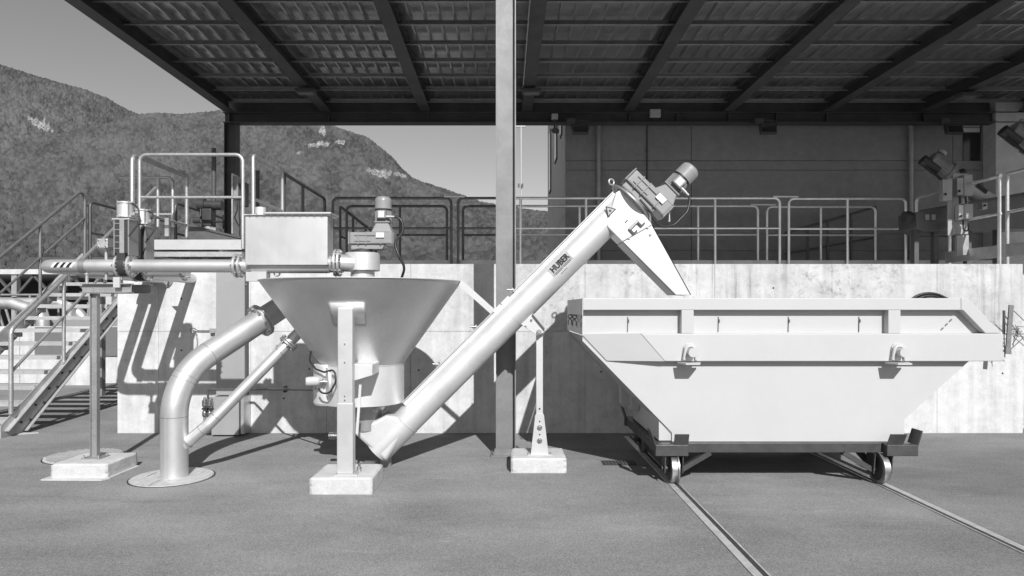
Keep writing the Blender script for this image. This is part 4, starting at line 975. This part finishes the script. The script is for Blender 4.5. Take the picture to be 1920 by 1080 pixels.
sg = MB().prism(flat_tri(1.0, 6.645), (0, .006, 0)).build('warning_sign', M['ink'], aug)
MB().prism(flat_tri(.72, 6.6435), (0, .0015, 0)).build('sign_field', M['sticker_grey'], sg)
c0 = sum(tri, V()) / 3; star = []
for i in range(16):
    rr = .014 if i % 2 else .008; star.append(V((c0.x + rr * math.cos(i * math.pi / 8), 6.642, c0.z + rr * math.sin(i * math.pi / 8))))
MB().prism(star, (0, .0012, 0)).build('sign_symbol', M['ink'], sg)
# gear motor on the head: a copy of the one on the hopper, turned onto the conveyor axis
gm2 = copy_tree(gm, aug)
gm2.location = disc_c + AX * .014 + AP * .055 - aug.location; gm2.scale = (1.22, 1.22, 1.22)
gm2.rotation_euler = Matrix((( -AP.x, 0, AX.x), (0, 1, 0), (-AP.z, 0, AX.z))).to_euler()
G = lambda x, y, z: disc_c + AX * (.014 + z * 1.22) - AP * (x * 1.22 - .055) + V((0, y * 1.22, 0))
MB().tube(fillet([G(.33, -.08, .345), G(.37, -.08, .33), G(.42, -.1, .24), G(.42, -.12, .08), G(.34, -.15, -.03), G(.20, -.15, .02), G(.08, -.14, .03)], .12, 6), .011, 10).build('motor_cable', M['cable'], aug)
mb = MB(); q = A(1252, 398) + V((0, -.06, 0)); mb.tube(fillet([q + V((-.02, 0, .03)), q + V((.0, 0, .05)), q + V((0, 0, -.02))], .02), .012, 8); mb.cyl(q + V((0, 0, -.10)), q + V((0, 0, -.02)), .016, .012, seg=12); mb.build('vent_valve', M['bolt'], aug)

# ------------------------------------------------------------------ drain pipes at the left of the hopper
BXp, BYp = (327 - CX) * 6.46 / F, 6.46
t = thing('drain_pipe', 'thick stainless drain pipe bending from the cover plate up to the hopper', 'pipe', (BXp, BYp, 0))
c1 = V((BXp, BYp, .955)); e1 = P(489, 601, 7.12); e2 = e1 + (e1 - c1).normalized() * .55
path = fillet([(BXp, BYp, 0.004), c1, e2], .66, 14)
rb_ = .122
MB().tube(path, rb_, 40).build('run', M['inox_pipe'], t)
def ringat(parent, p, axis, r, name='weld_seam', m='inox_dark', wdt=.004, lift=.003):
    return MB().lathe(p, axis, [(r - .001, -wdt), (r + lift, -wdt * .4), (r + lift, wdt * .4), (r - .001, wdt)], 40).build(name, M[m], parent)
ringat(t, path[1], (0, 0, 1), rb_); 
for i in (7, 8): ringat(t, path[1 + i], path[2 + i] - path[i], rb_, wdt=.003, lift=.0015)
ringat(t, path[15], e2 - c1, rb_)
ax1 = (e2 - c1).normalized()
flange(t, e1 - ax1 * .016, ax1, .178, .024, 8); flange(t, e1 + ax1 * .014, ax1, .178, .024, 8)
MB().bar((BXp - .0285, BYp - .1185, .01), (BXp - .0285, BYp - .1185, .60), (1, 0, 0), .004, .003).build('long_seam', M['inox_plate'], t)
b0 = V((BXp + .08, BYp, P(345, 836, 6.46).z)); b1 = P(392, 795, 6.5); b2 = P(541, 643, 6.78); b3 = P(566, 617, 6.83)
ax2 = (b3 - b1).normalized()
MB().tube(fillet([b0, b1, b2 + ax2 * .16], .16, 6), .055, 28).build('branch', M['inox_pipe'], t)
ringat(t, b0 + (b1 - b0).normalized() * .05, b1 - b0, .057, wdt=.010, lift=.008)
ringat(t, b1 - (b1 - b0).normalized() * .085, b1 - b0, .0555); ringat(t, b1 + ax2 * .09, ax2, .0555); ringat(t, b2 - ax2 * .12, ax2, .0555)
flange(t, b2 - ax2 * .012, ax2, .095, .02, 8, 'inox_dark'); flange(t, b2 + ax2 * .012, ax2, .095, .02, 8, 'inox_dark')
MB().lathe(b3, ax2, [(.052, 0), (.085, 0), (.085, .012), (.0, .012)], 28).build('collar', M['inox_dark'], t)
# cover plates
def cover(label, c, rad, hole=None, plates=1):
    t = thing('manhole_cover', label, 'cover plate', (c[0], c[1], .004), 'round cover plates in the asphalt')
    MB().lathe((c[0], c[1], 0), (0, 0, 1), [(rad + .006, .002), (rad + .014, .004), (rad + .014, .0)], 56).lathe((c[0], c[1], 0), (0, 0, 1), [(0, .0025), (rad + .007, .0025)], 56).build('frame', M['groove'], t)
    mb = MB(); mb.lathe((c[0], c[1], 0), (0, 0, 1), [(0, .011), (rad - .005, .011), (rad, .007), (rad, .003)], 64); pl = mb.build('plate', M['grate'], t)
    return t, pl
ct, pl = cover('round chequer plate cover round the foot of the thick drain pipe', ((323 - CX) * 6.46 / F, 6.46), .365)
cx0, cy0 = (323 - CX) * 6.46 / F, 6.46
nb = MB()                                             # raised lozenges of the chequer plate
for i in range(-20, 21):
    for j in range(-20, 21):
        x, y = i * .028 + (.014 if j % 2 else 0), j * .020
        if x * x + y * y < .350 ** 2 and (cx0 + x - BXp) ** 2 + (cy0 + y - BYp) ** 2 > .135 ** 2:
            a_ = 1 if (i + j) % 2 else -1; nb.obox((cx0 + x, cy0 + y, .0115), (1, a_, 0), (-a_, 1, 0), (0, 0, 1), .020, .006, .003)
tag(nb.build('chequers', M['grate'], pl), kind='stuff')
MB().box(cx0 - .23, cx0 - .225, cy0 - .02, cy0 + .16, .0115, .013).box(cx0 - .04, cx0 - .034, cy0 - .355, cy0 - .13, .0112, .0128).build('slot', M['ink'], pl)
gx, gy = (162 - CX) * 7.4 / F, 7.36
ct, pl = cover('round ribbed cover half hidden behind the left concrete block', (gx, gy), .375)
nb = MB()
for i in range(-6, 7):
    h_ = math.sqrt(max(0, .362 ** 2 - (i * .056) ** 2)); nb.box(gx + i * .056 - .015, gx + i * .056 + .015, gy - h_, gy + h_, .0105, .018)
nb.build('ribs', M['pad'], pl)
t = thing('floor_drain', 'small slotted floor drain in the shadow left of the skip', 'drain', P(1158, 869, 7.04) * 1); p = V(((1160 - CX) * 7.05 / F, 7.05, 0)); t.location = p
MB().box(p.x - .17, p.x + .17, p.y - .10, p.y + .10, .0, .006).build('frame', M['groove'], t)
for i in range(9): MB().box(p.x - .15 + i * .035, p.x - .13 + i * .035, p.y - .08, p.y + .08, .007, .012).build('slat', M['shed'], t)
# footing blocks
def block(label, x0, x1, d0, d1, h):
    me = bpy.data.meshes.new('footing_block'); bm = bmesh.new(); bmesh.ops.create_cube(bm, size=1)
    c = V(((x0 + x1) / 2, (d0 + d1) / 2, 0))
    for v in bm.verts: v.co = V((v.co.x * (x1 - x0), v.co.y * (d1 - d0), (v.co.z + .5) * (h + .01) - .01))
    bmesh.ops.bevel(bm, geom=bm.edges[:], offset=.009, segments=2, affect='EDGES')
    bmesh.ops.subdivide_edges(bm, edges=[e for e in bm.edges if e.calc_length() > .08], cuts=22, use_grid_fill=True)
    for v in bm.verts:
        q = v.co + c; n1 = mnoise.noise(q * 9) * .0035 + mnoise.noise(q * 38) * .0022
        edge = sum(1 for d_ in (abs(v.co.x) - (x1 - x0) / 2, abs(v.co.y) - (d1 - d0) / 2, v.co.z - h) if d_ > -.012)
        if edge >= 2: n1 -= max(0, mnoise.noise(q * 22 + V((5, 0, 0))) - .15) * .022
        if v.co.z < h - .004 or edge >= 2: v.co.x += n1 * (1 if v.co.x > 0 else -1); v.co.y += n1 * (1 if v.co.y > 0 else -1)
        if v.co.z > h - .012 and edge >= 2: v.co.z += min(0, n1)
    bm.to_mesh(me); bm.free(); me.materials.append(M['footing'])
    for p_ in me.polygons: p_.use_smooth = True
    o = bpy.data.objects.new('footing_block', me); COL.objects.link(o); o.location = c; tag(o, label, 'concrete block', 'concrete footing blocks')
    return o
block('concrete block under the hopper pillar', (580 - CX) * 5.86 / F, (697.5 - CX) * 5.86 / F, 5.86, 6.41, .142)
block('concrete block under the auger support leg', (958 - CX) * 6.6 / F, (1063 - CX) * 6.6 / F, 6.62, 7.14, .142)
xa, xb = (94 - CX) * 6.38 / F, (200 - CX) * 6.38 / F
block('concrete block under the feed pipe stand at the left', xa, xb, 6.38, 6.92, .1425)
mb = MB(); mb.prism([(xa - .06, 6.34, 0), (xb - .02, 6.33, 0), (xb + .02, 6.40, 0), (xb + .03, 6.90, 0), (xa - .03, 6.9, 0)], (0, 0, .012))
single(mb, 'mortar_bed', M['footing'], 'thin mortar smear round the foot of the left concrete block', 'mortar', (xa + .2, 6.6, 0))
mb = MB(); mb.box((958 - CX) * 6.6 / F - .02, (958 - CX) * 6.6 / F - .001, 6.66, 6.74, 0, .09)
# water line with valves by the wall
u8 = 8.45 / F
t = thing('water_line', 'thin water pipe with two small valves running from the wall to the hopper sensor', 'water pipe', P(390, 785, 8.45))
MB().tube(fillet([P(390, 785, 8.45), P(390, 730, 8.45), P(470, 730, 8.45), P(598, 730, 6.75)], .03), .014, 10).build('run', M['galv_dark_and_shaded'], t)
MB().tube(fillet([P(384, 745, 8.45), P(384, 790, 8.45), P(395, 790, 8.45), P(395, 745, 8.45)], .02), .018, 10).build('loop', M['inox_dark'], t)
for x in (384, 393.5):
    MB().lathe(P(x, 782, 8.45), (0, 0, 1), [(.02, 0), (.032, .02), (.032, .06), (.022, .08), (.022, .12), (.034, .14), (.034, .2), (.02, .22)], 10).build('valve_body', M['bolt'], t)
    MB().box(P(x, 0, 8.4).x - .03, P(x, 0, 8.4).x + .05, 8.38, 8.40, P(0, 768, 8.4).z, P(0, 765, 8.4).z).build('lever', M['black'], t)
MB().lathe(P(390, 795, 8.5), (0, 1, 0), [(0, -.05), (.06, -.05), (.06, .02), (0, .02)], 16).build('foot_joint', M['shed'], t)
MB().box(P(536, 0, 7.6).x - .012, P(536, 0, 7.6).x + .012, 7.55, 7.62, P(0, 735, 7.6).z, P(0, 723, 7.6).z).build('clip', M['black'], t)
# steel duct and lower box on the wall
t = thing('cable_duct', 'tall flat grey steel duct fixed on the concrete wall', 'duct', (WX(437), 8.70, 0))
MB().box(WX(411), WX(464), 8.655, 8.745, .50, P(0, 509, 8.7).z).build('cover', M['duct'], t, bevel=.004)
MB().box(WX(464.5), WX(467), 8.66, 8.745, .30, P(0, 509, 8.7).z).build('edge_strip', M['shed'], t)
MB().box(WX(412), WX(462), 8.50, 8.745, 0.02, .49).build('lower_box', M['duct'], t, bevel=.006)
MB().box(WX(464.5), WX(470), 8.52, 8.745, .03, .49).build('side_strip', M['galv'], t)
for z in (.12, .42, 1.2, 1.9): MB().cyl((WX(466), 8.64, z), (WX(466), 8.66, z), .010, seg=8).build('screw', M['bolt'], t)
t = thing('lamp_socket', 'small weathered lamp socket with bent wire on the concrete wall beside the duct', 'socket', P(404, 615, 8.7))
MB().box(WX(397), WX(410), 8.68, 8.745, P(0, 624, 8.7).z, P(0, 616, 8.7).z).build('case', M['galv_dull'], t)
MB().tube(fillet([P(398, 620, 8.72), P(370, 620, 8.72), P(362, 614, 8.68), P(357, 618, 8.66), P(360, 626, 8.7)], .04), .006, 6).build('wire', M['shed'], t)
MB().cyl(P(407, 624, 8.7), P(406, 632, 8.68), .02, seg=10).build('plug', M['white'], t)

# ------------------------------------------------------------------ skip
SD = 6.2; SB = 7.70; US = SD / F
def sx(x): return (x - CX) * US
def sz(y): return EYE - (y - CY) * US
def S(x, y, d=SD): return V((sx(x), d, sz(y)))
skip = thing('tipping_skip', 'large white steel skip with sloped ends standing on a dark rail trolley', 'skip', (sx(1480), 6.95, sz(831)))
FR = 6.283
hullp = [S(1096, 566, FR), S(1808, 566, FR), S(1870, 627, FR), S(1870, 640, FR), S(1705, 789, FR), S(1705, 831, FR), S(1264, 831, FR), S(1264, 814, FR), S(1094, 640, FR)]
MB().prism(hullp, (0, .006, 0)).build('front_plate', M['white'], skip)
MB().prism([q + V((0, SB - .083 - FR - .006, 0)) for q in hullp], (0, .006, 0)).build('back_plate', M['white'], skip)
yy0, dyy = FR + .007, SB - .083 - FR - .014
def slab(a, b, th, name, m='white'):
    a, b = V(a), V(b); a.y = b.y = yy0; nrm = (b - a).normalized().cross(V((0, 1, 0))) * th
    return MB().prism([a, b, b + nrm, a + nrm], (0, dyy, 0)).build(name, M[m], skip)
slab(S(1094.5, 630), S(1264.5, 815), -.006, 'end_slope'); slab(S(1704, 790), S(1869, 641), -.006, 'end_slope'); slab(S(1265, 830.2), S(1704, 830.2), -.006, 'floor_plate')
# rim: front, back, left end, right end
rimw = .075
for (ya, yb) in ((SD, FR - .001), (SB - .082, SB)):
    MB().box(sx(1092.5), sx(1802), ya, yb, sz(581.5), sz(559)).build('rim_beam', M['white'], skip, bevel=.007)
    MB().prism([S(1802.5, 559, ya + .001), S(1815, 559, ya + .001), S(1879, 625, ya + .001), S(1848, 625, ya + .001), S(1806, 581.5, ya + .001), S(1802.5, 581.5, ya + .001)], (0, yb - ya - .002, 0)).build('rim_slope', M['white'], skip, bevel=.006)
    MB().prism([S(1201.5, 625.5, ya), S(1881, 625.5, ya), S(1881, 677.5, ya), S(1246.5, 677.5, ya)], (0, yb - ya, 0)).build('side_rail', M['white'], skip, bevel=.007)
    fy = ya if ya == SD else yb; iy = yb - .012 if ya == SD else ya + .012; by = yb if ya == SD else ya
    q4 = [V((sx(1092), iy, sz(627))), V((sx(1201), fy, sz(625.6))), V((sx(1246), fy, sz(677.4))), V((sx(1140), iy, sz(677.4)))]; q5 = [V((p.x, by, p.z)) for p in q4]
    MB().add(q4 + q5, [(0, 1, 2, 3), (7, 6, 5, 4), (0, 4, 5, 1), (1, 5, 6, 2), (2, 6, 7, 3), (3, 7, 4, 0)]).build('nose_plate', M['white'], skip)
    for x in (1289.5, 1677.5):
        MB().box(sx(x - 11.5), sx(x + 11.5), ya + .002, yb, sz(625.4), sz(581.6)).build('rim_post', M['white'], skip, bevel=.004)
MB().box(sx(1092), sx(1092) + .006, SD + .003, SB - .003, sz(628), sz(560)).box(sx(1092) + .006, sx(1092) + .08, SD + .08, SB - .083, sz(581), sz(559.5)).build('end_plate', M['white'], skip)
MB().box(sx(1862), sx(1881) - .002, FR + .01, SB - .09, sz(677), sz(626)).build('lip_beam', M['white'], skip, bevel=.006)
for x in (1180, 1352, 1485, 1619):
    mb = MB(); mb.bar(S(x, 594, FR - .004), S(x - .5, 623, FR - .004), (1, 0, 0), .006, .01); mb.obox(S(x + 1, 602, FR - .008), (1, 0, 0), (0, 1, 0), (0, 0, 1), .012, .016, .03); mb.build('net_hook', M['galv_dark_and_shaded'], skip)
mb = MB(); [mb.obox(S(1777 + i * 8, 617 - i * 8, FR - .004), (1, 0, 1), (0, 1, 0), (-1, 0, 1), .03, .008, .008) for i in range(3)]; mb.build('net_hook', M['galv_dark_and_shaded'], skip)
for x in (1292, 1681.5):
    lg = MB().prism([S(x - 15, 677, SD - .001), S(x + 14, 677, SD - .001), S(x + 13, 650, SD - .001), S(x + 8, 644, SD - .001), S(x - 6, 644, SD - .001), S(x - 11, 650, SD - .001)], (0, -.016, 0)).build('lug', M['white'], skip, bevel=.006)
    MB().tube(fillet([S(x - 11, 674, SD - .03), S(x - 7, 648, SD - .03), S(x + 9, 648, SD - .03), S(x + 12, 674, SD - .03)], .05, 6), .016, 8).build('lug_rim', M['white'], lg)
    MB().cyl(S(x + 1.5, 660, SD - .11), S(x + 1.5, 660, SD - .016), .040, seg=24).build('pin', M['white'], lg, bevel=.006)
    MB().prism([S(x - 22, 679, SD), S(x + 22, 679, SD), V((sx(x + 13), SD - .13, sz(679))), V((sx(x - 13), SD - .13, sz(679)))], (0, 0, -.014)).build('shelf', M['white'], lg)
MB().box(sx(1240), sx(1705) - .003, FR + .02, SB - .11, sz(830.5), sz(790)).build('base_skirt', M['white'], skip, bevel=.004)
MB().box(sx(1222), sx(1240) - .004, SB - .5, SB - .15, sz(800), sz(742)).box(sx(1205), sx(1228), SB - .35, SB - .2, sz(792), sz(735)).build('bearer', M['whitegrey'], skip, bevel=.004)
# three dark ring-and-leg shapes on the left end of the skip
for i, y in enumerate((6.24, 6.66, 7.12)):
    c = V((sx(1092) - .026, y, 1.515)); t = thing('ring_shape', ('nearest', 'middle', 'farthest')[i] + ' of the three dark ring-and-leg shapes on the left end of the skip', 'hook', c, 'dark shapes on the skip end')
    MB().torus(c, (0, 1, 0), .019, .0045, 16, 6).build('ring', M['shed'], t)
    for q in (-1, 1): MB().tube(fillet([c + V((0, .0, -.019)), c + V((q * .018, .0, -.045)), c + V((q * .017, 0, -.09))], .02), .0045, 6).build('leg', M['shed'], t)
    MB().box(c.x + .003, sx(1092), y - .004, y + .004, c.z + .010, c.z + .022).build('stud', M['shed'], t)

# ------------------------------------------------------------------ rail trolley and its rails
RLX, RRX = sx(1263), sx(1654)
tr = thing('rail_trolley', 'dark steel trolley on flanged wheels carrying the white skip', 'trolley', ((RLX + RRX) / 2, 6.95, 0))
z0, z1 = sz(849.5), sz(831.5)
for y in (SD + .02, SB - .1): MB().box(sx(1240), sx(1690), y, y + .08, z0, z1).build('cross_beam', M['cart'], tr, bevel=.004)
for x in (sx(1240), sx(1690)): MB().box(x - .05, x + .05, SD - .04, SB + .06, z0 - .006, z1 - .004).build('side_beam', M['cart'], tr, bevel=.004)
for (x0, x1, y) in ((1227, 1288, SD), (1657, 1715, SD), (1227, 1288, SB), (1657, 1715, SB)):
    f = -1 if y == SD else 1
    MB().box(sx(x0), sx(x1), min(y + .018, y + .018 + f * .075) , max(y + .018, y + .018 + f * .075), sz(853), sz(832)).build('corner_bracket', M['cart'], tr, bevel=.005)
    xa_, xb_ = (x0 + 34, x1) if x0 < 1400 else (x0, x0 + 30)
    MB().prism([V((sx(xa_), y - f * -.04, sz(833))), V((sx(xb_), y + f * .04, sz(833))), V((sx(xb_ + (0 if x0 < 1400 else 4)), y + f * .075, sz(811))), V((sx(xa_ + (0 if x0 < 1400 else 3)), y + f * .075, sz(811)))], (0, f * .012, 0)).build('guide_plate', M['cart'], tr, bevel=.003)
    xs_ = sx(1228) if x0 < 1400 else sx(1713); sg_ = -1 if x0 < 1400 else 1
    MB().prism([V((xs_, y - f * .10, sz(833))), V((xs_, y + f * .06, sz(833))), V((xs_ + sg_ * .04, y + f * .06, sz(806))), V((xs_ + sg_ * .04, y - f * .10, sz(806)))], (sg_ * .012, 0, 0)).build('side_guide', M['cart'], tr, bevel=.003)
for (x, s_) in ((RLX, -1), (RRX, 1)):
    for y in (SD + .04, SB - .12):
        wl = MB().lathe((x - .034, y, .141), (1, 0, 0), [(0, 0), (.118, 0), (.132, .004), (.133, .05), (.133, .052), (.150, .056), (.150, .066), (.146, .070), (0, .070)] if s_ < 0 else [(0, 0), (.146, 0), (.150, .004), (.150, .014), (.133, .018), (.133, .066), (.118, .070), (0, .070)], 40).build('wheel', M['wheel'], tr)
        MB().lathe((x - .0345, y, .141), (1, 0, 0), [(0, -.001), (.112, -.001), (.112, .0715), (0, .0715)], 32).build('web', M['cart'], wl)
        MB().cyl((x - .10, y, .141), (x + .10, y, .141), .024, seg=12).build('axle', M['cart'], wl)
        for dx in (-.085, .075): MB().prism([(x + dx, y - .075, z0), (x + dx, y + .075, z0), (x + dx, y + .05, .10), (x + dx, y - .05, .10)], (.010, 0, 0)).build('fork_plate', M['cart'], tr)
        MB().bar((x - s_ * .06, y, .12), (x - s_ * .34, y, z0), (0, 1, 0), .06, .045).build('brace', M['cart'], tr)
    MB().bar((x, SD + .20, .14), (x, SD + .60, z0), (1, 0, 0), .05, .045).bar((x, SB - .3, .14), (x, SB - .65, z0), (1, 0, 0), .05, .045).build('long_brace', M['cart'], tr)
for x, s_, lb in ((RLX, 1, 'steel rail in the asphalt under the left wheels of the trolley'), (RRX, -1, 'steel rail in the asphalt under the right wheels of the trolley')):
    t = thing('ground_rail', lb, 'rail', (x, 5, 0), 'rails of the trolley track')
    MB().box(min(x - s_ * .050, x + s_ * .008), max(x - s_ * .050, x + s_ * .008), .6, 8.5, -.01, .008).build('head', M['rail'], t, bevel=.002)
    MB().box(min(x + s_ * .0085, x + s_ * .042), max(x + s_ * .0085, x + s_ * .042), .6, 8.5, -.01, .0035).build('groove', M['groove'], t)
    MB().box(min(x + s_ * .0425, x + s_ * .055), max(x + s_ * .0425, x + s_ * .055), .6, 8.5, -.01, .008).build('check_strip', M['rail'], t)

# hose on the wall, bracket at the wall's right end
t = thing('hose_coil', 'coil of black hose hung on the wall behind the skip', 'hose', P(1747, 600, 8.6))
mb = MB()
for i in range(5):
    c = P(1747 + random.uniform(-6, 6), 604 + random.uniform(-3, 4), 8.60 + i * .025)
    mb.torus(c, (random.uniform(-.12, .12), 1, random.uniform(-.1, .1)), .34 + random.uniform(-.03, .05), .017, 36, 8)
mb.build('coil', M['black'], t)
MB().box(P(1747, 0, 8.6).x - .05, P(1747, 0, 8.6).x + .05, 8.62, 8.745, P(0, 552, 8.7).z - .06, P(0, 556, 8.7).z).build('hook', M['shed'], t)
t = thing('wire_bundle', 'weathered slat frame with a tangle of wire on the wall at the right edge', 'wire frame', P(1895, 620, 8.5))
MB().bar(P(1896, 572, 8.45), P(1889, 664, 8.45), (1, 0, 0), .055, .02).build('slat', M['rust'], t)
MB().bar(P(1882.5, 582, 8.5), P(1882, 626, 8.5), (1, 0, 0), .022, .02).bar(P(1882.5, 626, 8.5), P(1884, 670, 8.5), (1, 0, 0), .008, .008).build('slat', M['shed'], t)
mb = MB()
for i in range(16):
    a_ = P(1911 + random.uniform(-5, 5), 622 + random.uniform(-8, 8), 8.5)
    mb.tube(fillet([a_, a_ + V((random.uniform(-.14, .03), random.uniform(-.05, .05), random.uniform(-.16, .16))), a_ + V((random.uniform(-.12, .10), random.uniform(-.05, .05), random.uniform(-.25, .25)))], .05, 4), .005, 5)
for (a_, b_) in (((1901, 583), (1922, 603)), ((1893, 657), (1922, 630)), ((1884, 592), (1922, 640)), ((1884, 626), (1922, 626))): mb.tube([P(*a_, 8.5), P(*b_, 8.5)], .006, 5)
tag(mb.build('tangle', M['rust'], t), kind='stuff')

# ------------------------------------------------------------------ screw presses at the right, in the shade
def press(label, ox, oy, oz, k=1.0):
    t = thing('screw_press', label, 'machine', (ox, oy, oz), 'inclined screw presses at the right')
    q = V((ox, oy, oz)); D = V((.80, 0, -.60)).normalized(); N = V((.6, 0, .8)).normalized()
    def at(s, n=0, y=0): return q + (D * s + N * n) * k + V((0, y * k, 0))
    g = sub('drive_motor', t)
    def B(mb, nm, m, bv=0):
        return mb.build(nm, M[m], t, bv)
    mb = MB(); mb.lathe(at(-.30), D, [(0, 0), (.13 * k, 0), (.15 * k, .02), (.15 * k, .36 * k), (.18 * k, .37 * k), (.18 * k, .42 * k), (.12 * k, .43 * k), (.12 * k, .52 * k)], 28)
    B(mb, 'motor', 'motor')
    mb = MB()
    for i in range(18):
        a = 2 * math.pi * i / 18; a_, u_, v_ = mb.frame(D); c_ = u_ * math.cos(a) + v_ * math.sin(a); mb.obox(at(-.12) + c_ * .158 * k, D, c_, D.cross(c_), .24 * k, .02, .006)
    B(mb, 'fins', 'motor')
    B(MB().lathe(at(-.20, .17), N, [(0, 0), (.075 * k, 0), (.075 * k, .05), (0, .055)], 20), 'terminal_box', 'galv')
    B(MB().lathe(at(.22), D, [(.12 * k, 0), (.19 * k, .02), (.19 * k, .06), (.14 * k, .08)], 28), 'bearing', 'shed')
    B(MB().lathe(at(.30), D, [(.10 * k, 0), (.13 * k, .15), (.15 * k, .75 * k), (.0, .75 * k)], 28), 'screw_tube', 'white')
    B(MB().obox(at(.66, .04, -.152), D, (0, 1, 0), N, .22 * k, .004, .07 * k), 'name_strip', 'ink')
    B(MB().lathe(at(-.42, -.12, -.05), D, [(0, 0), (.09 * k, 0), (.09 * k, .3), (0, .3)], 18), 'gear_case', 'motor_dark')
    B(MB().tube([at(-.32, -.2, -.1), at(.05, -.24, -.12), at(.18, -.30, -.1)], .02, 8), 'hose', 'black')
    return t
press('tilted screw press motor above the right railing, seen whole', P(1770, 317, 10.9).x, 10.9, P(1770, 317, 10.9).z, .92)
press('second screw press motor cut by the right frame edge', P(1924, 264, 10.2).x, 10.2, P(1924, 264, 10.2).z, .95)
u10 = 10.6 / F
def Z10(y): return EYE - (y - CY) * u10
def X10(x): return (x - CX) * u10
t = thing('conveyor_trough', 'dark trough conveyor on legs behind the right side railing', 'conveyor', (X10(1810), 10.9, 2.2))
MB().prism([V((X10(1729), 10.75, Z10(395))), V((X10(1730), 10.75, Z10(425))), V((X10(1745), 10.75, Z10(432))), V((X10(1990), 10.75, Z10(425))), V((X10(1990), 10.75, Z10(352))), V((X10(1840), 10.75, Z10(375)))], (0, .5, 0)).build('trough', M['galv_dark_and_shaded'], t, bevel=.01)
MB().bar((X10(1735), 10.73, Z10(393)), (X10(1960), 10.73, Z10(355)), (0, 1, 0), .04, .03).build('rim', M['shed'], t)
MB().cyl((X10(1716), 10.9, Z10(402)), (X10(1729), 10.9, Z10(402)), .09, seg=18).build('drive_end', M['motor_dark'], t)
for x in (1737, 1775, 1838, 1895): MB().box(X10(x) - .035, X10(x) + .035, 10.85, 10.95, 2.06, Z10(425)).build('leg', M['shed'], t)
MB().box(X10(1740), X10(1830), 10.9, 10.93, Z10(441), Z10(437)).build('cross_bar', M['shed'], t)
for x in (1748, 1760): MB().box(X10(x) - .03, X10(x) + .03, 10.72, 10.745, Z10(410), Z10(400)).build('plate', M['galv_dull'], t)
t = thing('control_station', 'stack of pale control boxes on a post in front of the screw press', 'control panel', (X10(1808), 10.3, 2.2))
u103 = 10.3 / F
def box103(x0, x1, y0, y1, nm, m, y=10.30, dpt=.10): MB().box((x0 - CX) * u103, (x1 - CX) * u103, y, y + dpt, EYE - (y1 - CY) * u103, EYE - (y0 - CY) * u103).build(nm, M[m], t, bevel=.006)
box103(1787, 1797, 330, 440, 'rail_plate', 'galv_dull', 10.42, .03); box103(1796, 1825, 322, 438, 'rail_plate', 'galv_dull', 10.41, .03)
box103(1808, 1824, 327, 367, 'switch_case', 'duct'); box103(1795, 1807, 333, 366, 'switch_case', 'galv_dull')
box103(1768, 1786, 336, 376, 'switch_case', 'galv_dull'); box103(1808, 1825, 382, 410, 'switch_case', 'duct'); box103(1798, 1807, 384, 412, 'switch_case', 'galv')
for (x, y) in ((1773, 364), (1799, 358), (1802, 405), (1847, 385)): MB().cyl(P(x, y, 10.27), P(x, y, 10.30), .018, seg=12).build('button', M['black'], t)
MB().tube([P(1800, 368, 10.28), P(1800, 382, 10.28)], .02, 6).build('cable', M['cable'], t)
MB().tube([P(1810, 368, 10.28), P(1812, 382, 10.28)], .016, 6).build('cable', M['cable'], t)
MB().tube(fillet([P(1806, 412, 10.28), P(1806, 432, 10.26), P(1815, 434, 10.26), P(1816, 412, 10.28)], .04), .012, 6).build('cable', M['cable'], t)
box103(1800, 1822, 440, 478, 'post', 'galv_dull', 10.36, .06)
box103(1842, 1852, 380, 392, 'push_button_box', 'galv_dull')

# ------------------------------------------------------------------ mast and bare shrub between column and building
t = thing('lightning_mast', 'thin pale mast rising between the tall column and the building', 'mast', P(977, 500, 16))
MB().cyl((P(977, 0, 16).x, 16, 0), (P(977, 0, 16).x, 16, 6.2), .022, seg=8).build('pole', M['white'], t)
MB().bar(P(966, 236.5, 16), P(985, 236.5, 16), (0, 1, 0), .05, .04).build('arm', M['white'], t)
for x in (972.5, 979.5): MB().box(P(x, 0, 15.95).x - .02, P(x, 0, 15.95).x + .02, 15.93, 15.97, P(0, 352, 16).z, P(0, 345, 16).z).build('clamp', M['shed'], t)
t = thing('bare_shrub', 'leafless pale shrub with upright twigs beyond the walkway railing', 'shrub', V((P(1014, 0, 15).x, 15, 0)))
mb = MB(); b0 = V((P(1014, 0, 15).x, 15, 0)); tw = random.Random(4)
def twig(p, dr, ln, r, dep):
    e_ = p + dr * ln; mb.tube([p, p.lerp(e_, .5) + V((tw.uniform(-.03, .03), tw.uniform(-.03, .03), 0)), e_], [r, r * .8, r * .55], 5)
    if dep:
        for _ in range(3):
            twig(p.lerp(e_, tw.uniform(.35, .95)), (dr + V((tw.uniform(-.6, .6), tw.uniform(-.5, .5), tw.uniform(-.1, .4)))).normalized(), ln * tw.uniform(.4, .6), r * .6, dep - 1)
for i in range(4): twig(b0 + V((tw.uniform(-.1, .1), 0, 0)), V((tw.uniform(-.22, .22), tw.uniform(-.2, .2), 1)).normalized(), 2.0, .016, 3)
mb.build('stems', M['pad'], t)
